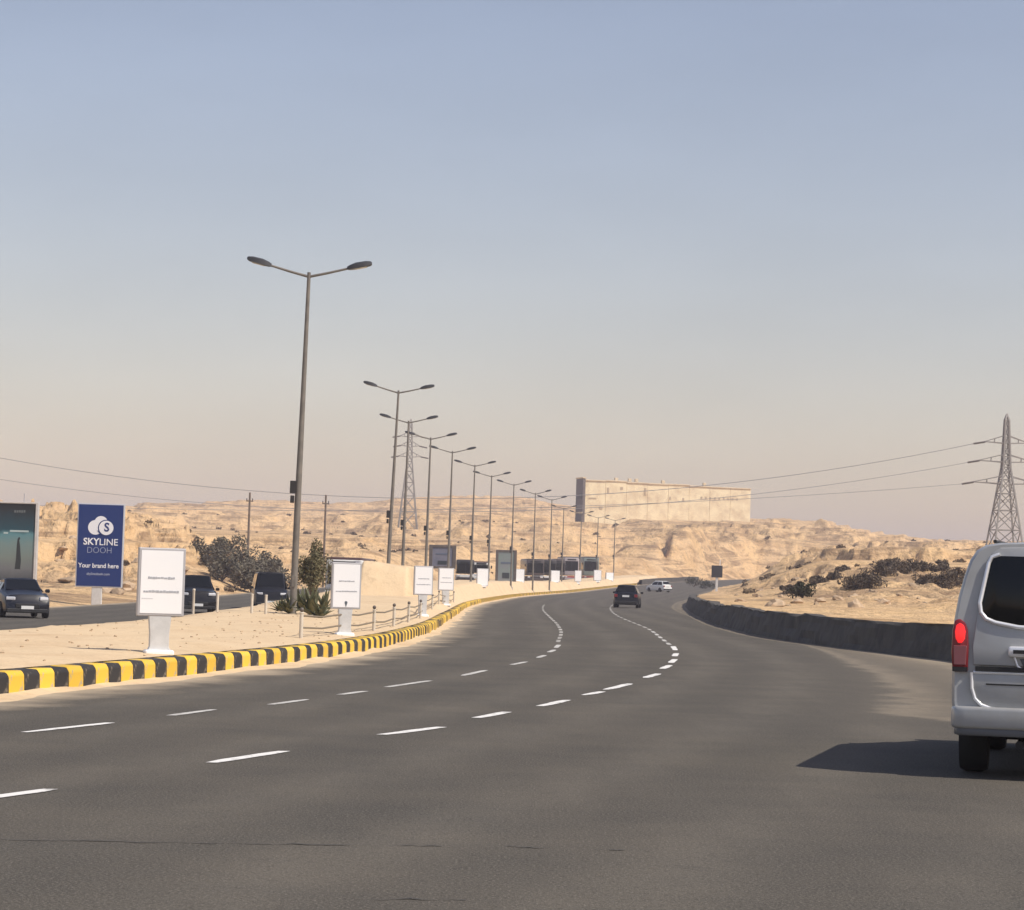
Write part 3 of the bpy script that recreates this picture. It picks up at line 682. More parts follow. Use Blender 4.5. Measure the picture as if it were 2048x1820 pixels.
# small dark road sign on a pale post at the far bend
def road_sign():
    Y = 300; c = at(1434, 1143, Y); pm = Y/FPX; zb = gz(c.x, Y); r = empty('road_sign', (c.x, Y, zb), 0, 'dark square road sign on a pale post beside the bend on the right', 'sign'); zc = c.z - zb
    MB().box((0, 0, zc), (22*pm, .06, 24*pm)).build('panel', mat('sign_back', (.03, .028, .03), .6), r, bevel=.02)
    MB().box((.35, .08, zc + .35), (.08, .08, 36*pm)).build('edge_strip', M_WHITE, r)
    MB().box((0, .1, (zc + .5)/2 - .3), (.28, .12, zc + .9)).build('post', M_STEM, r, bevel=.02)
road_sign()

# ------------------------------------------------------------------ vehicles
def wheel(parent, x, y, r, w, side):
    t = MB().lathe([(r*.62, -w/2), (r*.93, -w/2), (r, -w*.3), (r, w*.3), (r*.93, w/2), (r*.62, w/2)], 'X', (x, y, r), 22).build('wheel', M_TYRE, parent, smooth=40)
    MB().lathe([(r*.1, 0), (r*.58, .0), (r*.62, .02), (r*.62, w*.1)], 'X', (x + side*(w/2 - .03), y, r), 16).build('rim', M_RIM, t, smooth=40)
def loft(secs, cap=True):
    n = len(secs[0]); vs = [p for q in secs for p in q]
    fs = [(i*n+j, i*n+j+1, (i+1)*n+j+1, (i+1)*n+j) for i in range(len(secs)-1) for j in range(n-1)]
    if cap: fs += [tuple(range(n)), tuple(range(len(vs)-n, len(vs)))]
    return MB().add(vs, fs)
def car(name, loc, rz, pm, lab, cat, prof, L, Wd, tail=None, group=None, front=True):
    """prof: list of (y, z_top, z_belt, half-width at top) from the rear to the nose"""
    r = empty(name, loc, rz, lab, cat, group); hw = Wd/2
    secs = []
    for y, zt, zb, wt in prof:
        e = 1 - .10*max(0, abs(y)/(L/2) - .8)/.2
        half = [(hw*.80, .20), (hw*.97*e, .26), (hw*e, .42), (hw*1.0*e, (zb + .42)/2 + .03), (hw*.965*e, zb), (wt*1.02, zb + (zt-zb)*.5 if zt - zb > .1 else zb + .01), (wt, zt - .05), (wt*.86, zt - .01), (wt*.4, zt + .012)]
        secs.append([(-a, y, z) for a, z in half] + [(a, y, z) for a, z in reversed(half)])
    loft(secs).build('body', pm, r, smooth=38)
    # glass: windscreen, rear window and side windows lie just proud of the cabin
    roof = [p for p in prof if p[1] - p[2] > .3]; yr, yf = roof[0][0], roof[-1][0]; zt = roof[0][1]
    i0 = [i for i, p in enumerate(prof) if p[0] == yr][0]; i1 = [i for i, p in enumerate(prof) if p[0] == yf][0]
    def screen(a, b, nm, s):
        (ya, za, ba, wa), (yb, zb_, bb, wb) = a, b
        lo = Vector((0, yb, zb_)); hi = Vector((0, ya, za)); d = hi - lo; nrm = Vector((0, s*abs(d.z), abs(d.y))).normalized()*.014
        p = lambda t, w: (lo + d*t) + nrm + Vector((w, 0, 0))
        MB().add([p(.08, -wb*.92), p(.08, wb*.92), p(.90, wa*.88), p(.90, -wa*.88)] + [p(.08, -wb*.92) - nrm*2, p(.08, wb*.92) - nrm*2, p(.90, wa*.88) - nrm*2, p(.90, -wa*.88) - nrm*2], [(0,1,2,3),(7,6,5,4),(0,4,5,1),(1,5,6,2),(2,6,7,3),(3,7,4,0)]).build(nm, M_GLASS, r)
    screen(prof[i1], prof[i1+1], 'windscreen', 1); screen(prof[i0], prof[i0-1], 'rear_window', -1)
    zb = prof[i0][2]; wt = prof[i0][3]
    for s in (-1, 1):
        xs = lambda z: s*(hw*.965 + (wt*1.02 - hw*.965)*min(1, (z - zb)/((zt-zb)*.5)) + .006)
        ym = (yr + yf)/2
        for a0, a1, b0, b1 in ((yr - .25, ym - .05, yr + .05, ym - .05), (ym + .05, yf + .45, ym + .05, yf - .05)):
            z0, z1 = zb + .04, zt - .12
            q = [Vector((xs(z0), a0, z0)), Vector((xs(z0), a1, z0)), Vector((xs(z1), b1, z1)), Vector((xs(z1), b0, z1))]; o = Vector((-s*.02, 0, 0))
            MB().add(q + [k + o for k in q], [(0,1,2,3),(7,6,5,4),(0,4,5,1),(1,5,6,2),(2,6,7,3),(3,7,4,0)]).build('side_window', M_GLASS, r)
        yy = L/2 - .05; zh = prof[-2][2] - .06
        MB().box((s*hw*.68, yy - .08, zh), (hw*.38, .16, .13), Matrix.Rotation(-s*.25, 3, 'Z')).build('headlight', M_HEAD, r, bevel=.03, seg=2)
        MB().box((s*hw*.80, -L/2 + .04, prof[1][2] - .10), (hw*.26, .14, .20)).build('tail_light', M_TAIL, r, bevel=.03, seg=2)
        MB().box((s*(hw + .10), yf + .25, zb + .08), (.18, .10, .13)).build('wing_mirror', pm, r, bevel=.03)
        for yw in (-L*.30, L*.31): wheel(r, s*(hw - .09), yw, .31, .2, s)
    MB().box((0, L/2 - .02, .46), (Wd*.5, .10, .16)).build('grille', M_BLKP, r, bevel=.02)
    MB().box((0, L/2 + .035, .40), (.46, .02, .12)).build('number_plate', M_PLATE, r)
    MB().box((0, -L/2 - .02, .78), (.46, .03, .13)).build('number_plate', M_PLATE, r)
    MB().box((0, L/2 - .03, .28), (Wd*.86, .14, .16)).build('bumper', M_BLKP, r, bevel=.03)
    MB().box((0, -L/2 + .01, .36), (Wd*.90, .14, .20)).build('bumper', M_BLKP, r, bevel=.03)
    return r
HATCH = [(-1.85, .62, .58, .62), (-1.80, .98, .90, .66), (-1.62, 1.02, .93, .66), (-1.25, 1.50, .93, .58), (.25, 1.52, .92, .60), (.95, 1.02, .92, .66), (1.60, .88, .80, .66), (1.85, .60, .55, .60)]
SEDAN = [(-2.2, .62, .58, .64), (-2.12, .98, .9, .70), (-1.45, 1.02, .93, .68), (-.85, 1.42, .93, .58), (.25, 1.45, .92, .60), (1.05, 1.00, .92, .70), (2.0, .86, .78, .70), (2.2, .58, .52, .64)]
SUV = [(-2.25, .7, .66, .7), (-2.2, 1.06, 1.0, .76), (-2.1, 1.12, 1.04, .76), (-1.8, 1.72, 1.05, .66), (.3, 1.76, 1.05, .68), (1.0, 1.16, 1.05, .76), (2.05, 1.02, .95, .76), (2.25, .68, .62, .7)]
VANP = [(-2.3, .7, .66, .74), (-2.26, 1.1, 1.0, .78), (-2.2, 1.2, 1.08, .78), (-2.1, 2.0, 1.08, .72), (1.1, 2.0, 1.08, .72), (1.75, 1.15, 1.06, .76), (2.2, .95, .9, .74), (2.3, .65, .6, .7)]
P_NAVY = paint('navy', (.007, .009, .016)); P_BLACK = paint('black', (.010, .010, .012)); P_CWHITE = paint('white', (.78, .78, .75)); P_GREY = paint('brown_grey', (.085, .070, .068))
p = gp(1257, 1216)
car('hatchback', (p.x, p.y + 1.8, p.z), -.11, P_NAVY, 'dark navy hatchback driving away in the middle of the road', 'car', HATCH, 3.7, 1.66)
p = gp(1319, 1184)
car('compact_car', (p.x, p.y + 1.6, p.z), rad(38), P_CWHITE, 'small white car far off at the bend of the road', 'car', HATCH, 3.7, 1.66)
Y = 94; p = at(36, 1240, Y)
car('sedan', (p.x, Y, zleft(Y)), math.pi + .34, P_NAVY, 'dark navy sedan with number plate coming towards the camera at the left edge', 'car', SEDAN, 4.4, 1.76)
Y = 118; p = at(388, 1230, Y)
car('off_road_car', (p.x, Y, zleft(Y)), math.pi + .2, P_BLACK, 'black off-road car half hidden behind the largest white sign', 'car', SUV, 4.5, 1.84)
Y = 138; p = at(537, 1230, Y)
car('parked_van', (p.x, Y, zleft(Y)), math.pi + .15, P_BLACK, 'dark van behind the pale posts, left of the nearest street lamp', 'van', VANP, 4.6, 1.85)
def bus(loc, rz, L, Wd, H, body, roofm, low, lab, cat='bus', name='coach'):
    r = empty(name, loc, rz, lab, cat); hw = Wd/2
    MB().box((0, 0, (.95 + H - .35)/2 + .1), (Wd, L, H - .35 - .75)).build('body', body, r, bevel=.10, seg=3, smooth=40)
    MB().box((0, 0, H - .2), (Wd - .06, L - .1, .40)).build('roof', roofm, r, bevel=.12, seg=3, smooth=40)
    MB().box((0, 0, .58), (Wd + .01, L + .01, .52)).build('lower_panel', low, r, bevel=.05, seg=2)
    ws = MB().box((0, L/2 + .005, H*.62), (Wd*.88, .04, H*.40)).build('windscreen', M_GLASS, r, bevel=.015)
    MB().box((0, L/2 + .03, H*.62), (.05, .02, H*.40)).build('centre_bar', M_BLKP, ws)
    MB().box((0, L/2 + .01, H*.88), (Wd*.6, .04, .2)).build('destination_board', M_BLKP, r)
    MB().box((0, L/2 + .03, .42), (Wd*.98, .14, .3)).build('bumper', body, r, bevel=.05, seg=2)
    MB().box((0, -L/2 - .005, H*.62), (Wd*.7, .04, H*.3)).build('rear_window', M_GLASS, r)
    n = max(3, int(L/1.5))
    for s in (-1, 1):
        for k in range(n): MB().box((s*(hw + .004), -L/2 + (k + .5)*L/n, H*.62), (.03, L/n*.86, H*.28)).build('side_window', M_GLASS, r)
        MB().box((s*hw*.72, L/2 + .06, .72), (.34, .06, .18)).build('headlight', M_HEAD, r, bevel=.02)
        MB().box((s*(hw + .18), L/2 + .05, H*.72), (.16, .1, .34)).build('wing_mirror', M_BLKP, r, bevel=.03)
        for yw in (-L*.28, L*.32): wheel(r, s*(hw - .12), yw, .42, .26, s)
    return r
B_WHITE = paint('bus_white', (.70, .69, .66), 0, .4); B_BROWN = paint('maroon_brown', (.075, .035, .032), 0, .5); B_DARK = paint('bus_dark', (.05, .045, .045), 0, .45)
B_PINK = paint('bus_grey_rose', (.42, .37, .37), 0, .45); B_RED = paint('bus_red', (.34, .05, .05), 0, .45); B_GRN = paint('bus_grey_green', (.22, .26, .24), 0, .45)
Y = 165; p = at(692, 1200, Y); bus((p.x, Y + 4, zleft(Y)), math.pi - .03, 9.5, 2.45, 3.05, B_WHITE, B_BROWN, B_WHITE, 'white coach with maroon roof, mostly hidden behind the white sign with the emblem')
Y = 275; p = at(928, 1160, Y); bus((p.x, Y + 3, zleft(Y) + .65), math.pi + .04, 6.5, 1.95, 2.5, B_DARK, B_DARK, B_WHITE, 'dark minibus with a white lower front, right of the dark framed display board', 'bus', 'minibus')
Y = 290; p = at(960, 1160, Y); bus((p.x, Y + 3, zleft(Y) + .7), math.pi + .04, 6.5, 1.95, 2.3, B_WHITE, B_BROWN, B_WHITE, 'white minibus with a maroon roof, left of the tall dark totem', 'bus', 'minibus')
Y = 395; p = at(1136, 1160, Y); bus((p.x, Y + 4, zleft(Y) + .1), math.pi + .1, 10, 2.3, 3.9, B_PINK, B_DARK, B_RED, 'pale coach with a red lower panel, left one of the two far coaches')
Y = 405; p = at(1175, 1160, Y); bus((p.x, Y + 4, zleft(Y) + .1), math.pi + .1, 10, 2.5, 3.95, B_GRN, B_DARK, B_RED, 'grey-green coach with a red lower panel, right one of the two far coaches')

B_BG = paint('brown_grey', (.085, .070, .068), 0, .5)
Y = 325; p = at(1064, 1160, Y); bus((p.x, Y + 4, zleft(Y) + .4), math.pi + .1, 8, 2.3, 3.1, B_BG, B_DARK, B_DARK, 'dark brown bus right of the tall dark totem, nearest of the dark buses')
Y = 342; p = at(1090, 1160, Y); bus((p.x, Y + 4, zleft(Y) + .4), math.pi + .1, 8, 2.2, 3.1, B_DARK, B_BG, B_WHITE, 'dark bus with a pale lower front, in the middle of the row of far buses')
Y = 368; p = at(1112, 1160, Y); bus((p.x, Y + 4, zleft(Y) + .3), math.pi + .1, 8, 1.8, 3.3, B_BG, B_BG, B_DARK, 'narrow grey-brown bus directly left of the coaches with red lower panels')

# ------------------------------------------------------------------ the silver van on the right, seen from behind
def silver_van():
    pv = at(1903, 1290, 20.0); th = -math.atan2(pv.x, 20.0)*1.38
    hw = .965; c = Vector((pv.x + hw*math.cos(th), 20.0 + hw*math.sin(th), 0))
    r = empty('passenger_van', c, th, 'silver grey passenger van with a lit brake light at the right edge', 'van')
    PV = mat('paint_silver', (.42, .43, .43), .40, .2, c2=(.35, .345, .33), scale=2.2, contrast=(.45, .75), coat=.3)
    slant = lambda x, z: .03 + .10*max(0, (z - .9)/1.0)**1.4
    HWT = [(.36, .90), (.46, .945), (.62, .962), (1.06, .965), (1.26, .955), (1.45, .925), (1.62, .882), (1.74, .842), (1.82, .79), (1.865, .72), (1.885, .60), (1.90, .30)]
    def sec(y, top=1.9, sc=1., lift=0):
        pts = []
        for z, w in HWT:
            zz = z if z <= 1.0 else 1.0 + (z - 1.0)*(top - 1.0)/.9
            if top < 1.0: zz = min(z, .36 + (z - .36)*(top - .36)/1.54) if z > .62 else z*.5 + .18
            pts.append((w*sc, zz))
        half = [(a, y + (slant(a, z) if y < .2 else 0), z) for a, z in pts]
        return [(-a, b, z) for a, b, z in half] + [(a, b, z) for a, b, z in reversed(half)]
    body = loft([sec(0, 1.885, .972), sec(.02, 1.893, .988), sec(.07), sec(.6), sec(3.3), sec(3.5, 1.86), sec(4.2, 1.30), sec(4.35, 1.15, .98), sec(4.95, .98, .93), sec(5.06, .8, .86)])
    body.build('body', PV, r, smooth=35)
    def mir(p): return p + [(-x, z) for x, z in reversed(p)]
    S = lambda x, z: slant(x, z)
    # tailgate skins, glass, trim and window-edge highlight
    up = mir([(-.79, .905), (-.80, 1.05), (-.775, 1.25), (-.745, 1.45), (-.70, 1.70), (-.665, 1.80), (-.60, 1.845), (-.3, 1.857)])
    def panel(poly, name, m, y0, y1, parent, bevel=.008, seg=2):
        return MB().prism(poly, y0, y1, S).build(name, m, parent, bevel=bevel, seg=seg, smooth=40)
    gate = panel(up, 'tailgate', PV, -.012, .02, r)
    low = mir([(-.795, .80), (-.78, .70), (-.745, .625), (-.69, .585), (-.6, .57), (-.3, .565)][::-1])
    low = [(-.795, .845), (-.79, .72), (-.765, .645), (-.72, .60), (-.64, .575), (-.3, .565), (.3, .565), (.64, .575), (.72, .60), (.765, .645), (.79, .72), (.795, .845)]
    panel(low, 'tailgate_lower', PV, -.012, .02, r)
    win = [(-.735, 1.40), (-.725, 1.335), (-.69, 1.29), (-.62, 1.262), (-.45, 1.232), (-.2, 1.222), (.2, 1.222), (.45, 1.232), (.62, 1.262), (.69, 1.29), (.725, 1.335), (.735, 1.40), (.672, 1.72), (.65, 1.762), (.60, 1.778), (-.60, 1.778), (-.65, 1.762), (-.672, 1.72)]
    panel(win, 'rear_window', M_GLASS, -.020, .0, gate, .004)
    def trim(pts, rr, name, parent, off=-.018, m=M_CHROME_HILITE):
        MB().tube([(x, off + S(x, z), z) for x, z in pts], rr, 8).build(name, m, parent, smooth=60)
    trim([(-.605, 1.79), (-.665, 1.768), (-.69, 1.72), (-.752, 1.40), (-.742, 1.325), (-.70, 1.274), (-.625, 1.245), (-.45, 1.215), (-.2, 1.205), (.2, 1.205), (.45, 1.215), (.625, 1.245), (.70, 1.274), (.742, 1.325), (.752, 1.40), (.69, 1.72), (.665, 1.768), (.605, 1.79)], .017, 'window_edge_highlight', gate)  # bright tube standing in for the highlight on the tailgate recess
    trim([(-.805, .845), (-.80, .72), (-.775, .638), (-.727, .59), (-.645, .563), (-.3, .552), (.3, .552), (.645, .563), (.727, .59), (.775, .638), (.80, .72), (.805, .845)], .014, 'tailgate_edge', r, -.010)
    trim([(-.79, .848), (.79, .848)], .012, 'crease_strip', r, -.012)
    MB().box((0, .015, .876), (1.55, .03, .038)).build('shut_line', M_BLKP, r)
    # handle bar, plate recess
    hb = MB().box((0, -.03 + S(0, 1.02), 1.02), (1.04, .06, .085)).build('grab_handle', M_CHROME_HILITE, gate, bevel=.022, seg=3, smooth=50)
    MB().box((0, -.063 + S(0, 1.02), 1.02), (.96, .006, .03)).build('handle_slot', M_BLKP, hb)
    rec = [(-.43, .965), (-.40, .90), (-.34, .865), (.34, .865), (.40, .90), (.43, .965)]
    panel(rec, 'plate_recess', mat('plate_recess_grey', (.10, .105, .11), .5), -.018, 0, gate, .004)
    trim([(-.47, .975), (-.445, .905), (-.375, .862), (.375, .862), (.445, .905), (.47, .975)], .010, 'plate_trim', gate, -.02)
    MB().box((0, -.022 + S(0, .92), .915), (.50, .012, .085)).build('number_plate', M_PLATE, gate, bevel=.004)
    MB().box((-.38, -.014 + .03, .755), (.62, .004, .012)).build('badge_groove', M_BLKP, r)
    MB().tube([(.0, -.04 + S(0, 1.25), 1.25), (.25, -.045 + S(0, 1.28), 1.285), (.52, -.04 + S(0, 1.36), 1.36)], .012, 6).build('rear_wiper', M_BLKP, gate)
    for s in (-1, 1):
        lens = lambda a: [(s*x, z) for x, z in a]
        base = lens([(-.955, .846), (-.835, .846), (-.832, 1.05), (-.842, 1.18), (-.862, 1.235), (-.905, 1.268), (-.945, 1.255), (-.962, 1.18), (-.968, 1.0)])
        tl = MB().prism(base, -.012, .20, S).build('tail_light', M_TAILDK, r, bevel=.012, seg=2, smooth=40)
        MB().prism(lens([(-.915, 1.075), (-.885, 1.075), (-.862, 1.11), (-.858, 1.17), (-.872, 1.215), (-.903, 1.235), (-.932, 1.215), (-.942, 1.165), (-.935, 1.11)]), -.024, -.010, S).build('brake_lens', M_TAILLIT, tl, bevel=.005, seg=2, smooth=40)
        MB().prism(lens([(-.945, .90), (-.850, .90), (-.846, 1.055), (-.950, 1.055)]), -.020, -.010, S).build('indicator_lens', mat('indicator_pink', (.22, .07, .08), .25), tl, bevel=.004)
        MB().prism(lens([(-.955, .848), (-.836, .848), (-.836, .885), (-.957, .885)]), -.022, -.010, S).build('lens_foot', M_BLKP, tl)
        for yw, in ((.92,), (4.1,)): wheel(r, s*(hw - .145), yw, .335, .225, s)
        for a0, a1 in ((.5, 1.75), (1.85, 3.1), (3.2, 3.9)):
            q = [(s*.962, a0, 1.30), (s*.962, a1, 1.30), (s*.880, min(a1, 3.45), 1.66), (s*.880, a0 + .05, 1.66)]
            MB().add(q + [(x - s*.04, y, z) for x, y, z in q], [(0,1,2,3),(7,6,5,4),(0,4,5,1),(1,5,6,2),(2,6,7,3),(3,7,4,0)]).build('side_window', M_GLASS, r)
        MB().box((s*1.02, 3.75, 1.28), (.16, .12, .24)).build('wing_mirror', M_BLKP, r, bevel=.04, seg=2)
        MB().box((s*.80, 4.92, .82), (.26, .2, .2)).build('headlight', M_HEAD, r, bevel=.04, seg=2)
        MB().tube([(s*.66, .4, 1.90), (s*.66, 3.0, 1.93)], .016, 6).build('roof_rail', M_BLKP, r)
    bp = [(-.955, .30), (-.962, .06), (-.93, -.035), (-.84, -.07), (0, -.085), (.84, -.07), (.93, -.035), (.962, .06), (.955, .30)]
    MB().prismz(bp, .40, .575).build('bumper', PV, r, bevel=.03, seg=3, smooth=40)
    MB().prismz([(x*.975, y + .015) for x, y in bp], .345, .41).build('bumper_lip', mat('bumper_grey', (.12, .125, .13), .5), r, bevel=.015, seg=2, smooth=40)
    MB().box((0, 2.6, .40), (1.5, 4.6, .14)).build('underbody', M_BLKP, r)
    MB().lathe([(.035, 0), (.035, .5)], 'Y', (-.42, .06, .28), 10).build('exhaust', M_BLKP, r)
    MB().tube([(-.72, .92, .335), (.72, .92, .335)], .06, 8).build('axle', M_BLKP, r)
    q = [(-.72, 3.52, 1.80), (.72, 3.52, 1.80), (.80, 4.24, 1.28), (-.80, 4.24, 1.28)]
    MB().add([(x, y + .02, z + .02) for x, y, z in q] + q, [(0,1,2,3),(7,6,5,4),(0,4,5,1),(1,5,6,2),(2,6,7,3),(3,7,4,0)]).build('windscreen', M_GLASS, r)
silver_van()

# ------------------------------------------------------------------ hilltop building
def hill_building():
    Y0 = 700; a = at(1167, 1040, Y0); b = at(1500, 1048, 716); top = at(1167, 960, Y0).z; topb = at(1500, 979, 716).z
    d = Vector((b.x - a.x, b.y - a.y, 0)); L = d.length; th = math.atan2(d.y, d.x)
    zb = min(gz(a.x, a.y), gz(b.x, b.y)) - 3
    r = empty('hilltop_building', (a.x, a.y, zb), th, 'long pale stone building with a dark shaded end tower on the hilltop', 'building')
    ST1 = mat('pale_stone', (.84, .72, .48), .9, c2=(.60, .47, .30), scale=.30, detail=8, contrast=(.42, .68)); ST2 = mat('pale_stone_coping', (.74, .62, .42), .9, c2=(.58, .46, .30), scale=.3)
    DK = mat('tower_shade_tone', (.15, .125, .11), .85, c2=(.105, .088, .08), scale=.5)  # shade on the end face is put into this dark base colour
    H0 = top - zb; H1 = topb - zb; n = 8
    for i in range(n):
        x0, x1 = L*i/n, L*(i+1)/n; h = H0 + (H1 - H0)*(i+.5)/n + random.uniform(-.12, .12)
        MB().box(((x0+x1)/2, 1.75 + random.uniform(-.05, .05), h/2), (x1-x0-.04, 3.5, h)).build('wall_panel', ST1, r, bevel=.05)
        MB().box(((x0+x1)/2, 1.7, h + .16), (x1-x0-.02, 4.0, .32)).build('coping', ST2, r, bevel=.04)
    MB().box((L/2, 1.85, (H1-.6)/2), (L-.3, 3.1, H1-.6)).build('core', ST2, r)
    dk = mat('recess_dark', (.46, .36, .24), .9)
    for k in range(9):
        x = L*(.70 + .027*k); MB().box((x, -.03, H1 - 3.0), (.5, .12, .7)).build('vent', dk, r)
    for x, z, w, h in ((L*.14, H0-2.6, .6, 1.5), (L*.22, H0-1.9, .8, .8), (L*.36, H0-2.6, .7, 2.2), (L*.05, H0-5.0, 2.2, .4), (L*.10, H0-7.6, 1.0, .9), (L*.51, H0-4.1, .5, .9), (L*.59, H0-4.4, .6, 1.0)):
        MB().box((x, -.03, z), (w, .14, h)).build('opening', dk, r, bevel=.03)
    for x in (L*.19, L*.27, L*.31, L*.47, L*.72): MB().box((x, .6, H0 + (H1-H0)*x/L + .75), (.9, .8, .9)).build('roof_vent', ST2, r, bevel=.05)
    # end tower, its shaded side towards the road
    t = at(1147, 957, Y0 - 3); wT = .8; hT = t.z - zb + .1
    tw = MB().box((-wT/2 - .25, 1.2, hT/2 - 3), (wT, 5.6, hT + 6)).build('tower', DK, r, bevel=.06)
    MB().box((-wT/2 - .25, 1.2, hT + .25), (wT + .3, 5.9, .35)).build('cornice', ST2, tw, bevel=.04)
    MB().box((-wT - .28, 1.2, hT*.42), (.16, 5.7, .4)).build('band', ST2, tw)
    for k in range(4): MB().box((-wT - .26, -.8 + k*1.3, hT*.70), (.06, .6, 1.4)).build('opening', M_BLKP, tw)
hill_building()

# ------------------------------------------------------------------ pylons, utility poles, power lines
M_STEEL = mat('pylon_steel', (.27, .255, .235), .65, .1)
M_INS = mat('insulator', (.10, .085, .075), .4)
def pylon(loc, H, lab, rz=0, arms=((.62, 5.2), (.77, 4.6), (.90, 3.8)), t=.16, bw=.085):
    r = empty('pylon', loc, rz, lab, 'pylon'); hb = H*bw; ht = .35
    hw = lambda z: hb + (ht + .25 - hb)*min(1, z/(H*.62)) if z < H*.62 else (ht + .25)*(1 - .55*(z - H*.62)/(H*.38))
    zs = [H*q for q in (0, .17, .31, .43, .53, .62, .695, .77, .835, .90, .955)]
    for sx in (-1, 1):
        for sy in (-1, 1):
            MB().tube([(sx*hw(z), sy*hw(z), z) for z in zs] + [(0, 0, H)], t*.62, 4).build('leg', M_STEEL, r)
    br = MB()
    for z0, z1 in zip(zs[:-1], zs[1:]):
        for k in range(4):
            c = [(-1, -1), (1, -1), (1, 1), (-1, 1)]; a, b = c[k], c[(k+1) % 4]
            br.bar((a[0]*hw(z0), a[1]*hw(z0), z0), (b[0]*hw(z1), b[1]*hw(z1), z1), t*.5); br.bar((b[0]*hw(z0), b[1]*hw(z0), z0), (a[0]*hw(z1), a[1]*hw(z1), z1), t*.5)
            br.bar((a[0]*hw(z1), a[1]*hw(z1), z1), (b[0]*hw(z1), b[1]*hw(z1), z1), t*.5)
    tag(br.build('lattice_bracing', M_STEEL, r), kind='stuff')
    tips = []
    for q, w in arms:
        z = H*q
        for s in (-1, 1):
            mb = MB()
            for sy in (-1, 1):
                mb.bar((s*hw(z), sy*hw(z), z), (s*w, 0, z + .15), t*.6); mb.bar((s*hw(z+1.2), sy*hw(z+1.2), z + 1.2), (s*w, 0, z + .2), t*.5)
                mb.bar((s*(hw(z)+w)/2, sy*hw(z)*.5, z + .08), (s*(hw(z)+w)/2, -sy*hw(z)*.25, z + .65), t*.4)
            arm = mb.build('cross_arm', M_STEEL, r)
            MB().tube([(s*w, 0, z + .1), (s*(w + 1.9), 0, z - .25)], .16, 6).build('insulator', M_INS, arm)
            tips.append(Vector((s*(w + 1.9), 0, z - .25)))
    return r, tips
Y = 400; p = at(2014, 828, Y); zb = gz(p.x, Y)
py1, tips = pylon((p.x, Y, zb), p.z - zb, 'lattice electricity pylon rising behind the silver van', .12, arms=((.50, 5.3), (.655, 4.4), (.79, 3.5)), t=.26, bw=.11)
Y = 600; p = at(822, 838, Y); zb = gz(p.x, Y)
pylon((p.x, Y, zb), p.z - zb, 'distant lattice pylon behind the second and third street lamps', .1, arms=((.66, 2.6), (.755, 2.2), (.84, 2.4)), t=.26)
M_WIRE = mat('wire', (.30, .285, .285), .7)
def wire(a, b, sag, lab, rr=.05):
    n = 40; pts = []
    for i in range(n+1):
        t = i/n; q = Vector(a).lerp(Vector(b), t); q.z -= sag*4*t*(1-t); pts.append(q)
    o = MB().tube(pts, rr, 5).build('power_line', M_WIRE, None, smooth=60)
    return tag(o, lab, 'power line', 'power lines strung across the valley')
pl = py1.location
M3 = Matrix.Rotation(.12, 3, 'Z')
lt = sorted([pl + M3 @ q for q in tips if q.x < 0], key=lambda q: -q.z)
ends = [at(-420, 822, 395), at(-420, 880, 395), at(-420, 985, 395)]
wire(lt[0], ends[0], 11.2, 'highest power line, crossing above the nearest lamp control box', .055)
wire(lt[1], ends[1], 9.6, 'middle power line, running just over the hill crest', .045)
wire(lt[2], ends[2], 3.5, 'lowest faint power line from the lowest pylon arm', .04)
M_WOOD = mat('weathered_wood', (.13, .10, .08), .9, c2=(.20, .155, .12), scale=2)
def upole(u, v, Y, lab):
    p = at(u, v, Y); zb = gz(p.x, Y) - .3; r = empty('utility_pole', (p.x, Y, zb), .1, lab, 'utility pole', 'bare utility poles on the slope'); H = p.z - zb
    MB().tube([(0, 0, 0), (0, 0, H)], [.14, .10], 8).build('shaft', M_WOOD, r, smooth=50)
    MB().box((0, 0, H - .9), (.75, .12, .12)).build('crossarm', M_WOOD, r)
    for s in (-1, 1): MB().lathe([(.03, 0), (.06, .04), (.05, .2), (.02, .24)], 'Z', (s*.3, 0, H - .84), 8).build('insulator', M_INS, r)
upole(500, 985, 262, 'bare utility pole standing behind the dark grey shrubs')
upole(652, 990, 262, 'bare utility pole between the nearest lamp and the white sign with the emblem')

# ------------------------------------------------------------------ pale posts and rail on the median
M_POST = mat('pale_post', (.66, .60, .50), .7, c2=(.52, .45, .36), scale=4); M_BALL = mat('post_cap', (.12, .10, .085), .6); M_RAIL = mat('rail_brown', (.22, .175, .12), .7)
def post(loc, h, w, lab, grp, cap=True):
    r = empty('guard_post', loc, random.uniform(-.3, .3), lab, 'post', grp)
    MB().lathe([(w, -.2), (w, h*.86), (w*1.15, h*.87), (w*1.15, h*.9), (w*.8, h*.92)], n=10).build('shaft', M_POST, r, smooth=40)
    if cap: MB().lathe([(.02*w/.05, 0), (w*.9, w*.4), (w*1.2, w*1.2), (w*.9, w*2.0), (w*.2, w*2.4)], 'Z', (0, 0, h*.92), 10).build('cap', M_BALL, r, smooth=60)
    return r
for u, v0, v1, lab in ((386, 1172, 1232, 'pale post right beside the largest white sign'), (434, 1181, 1232, 'pale post standing between the largest white sign and the dark van'), (503, 1184, 1234, 'pale post in front of the left side of the dark van'), (531, 1186, 1234, 'pale post in front of the middle of the dark van')):
    Y = 66; p = at(u, v1, Y); t = at(u, v0, Y); zb = med_z(p.x, Y); post((p.x, Y, zb), max(.45, t.z - zb), .036, lab, 'pale guard posts on the median', False)
fence_pts = []
grpf = 'low ball-capped posts behind the kerb'
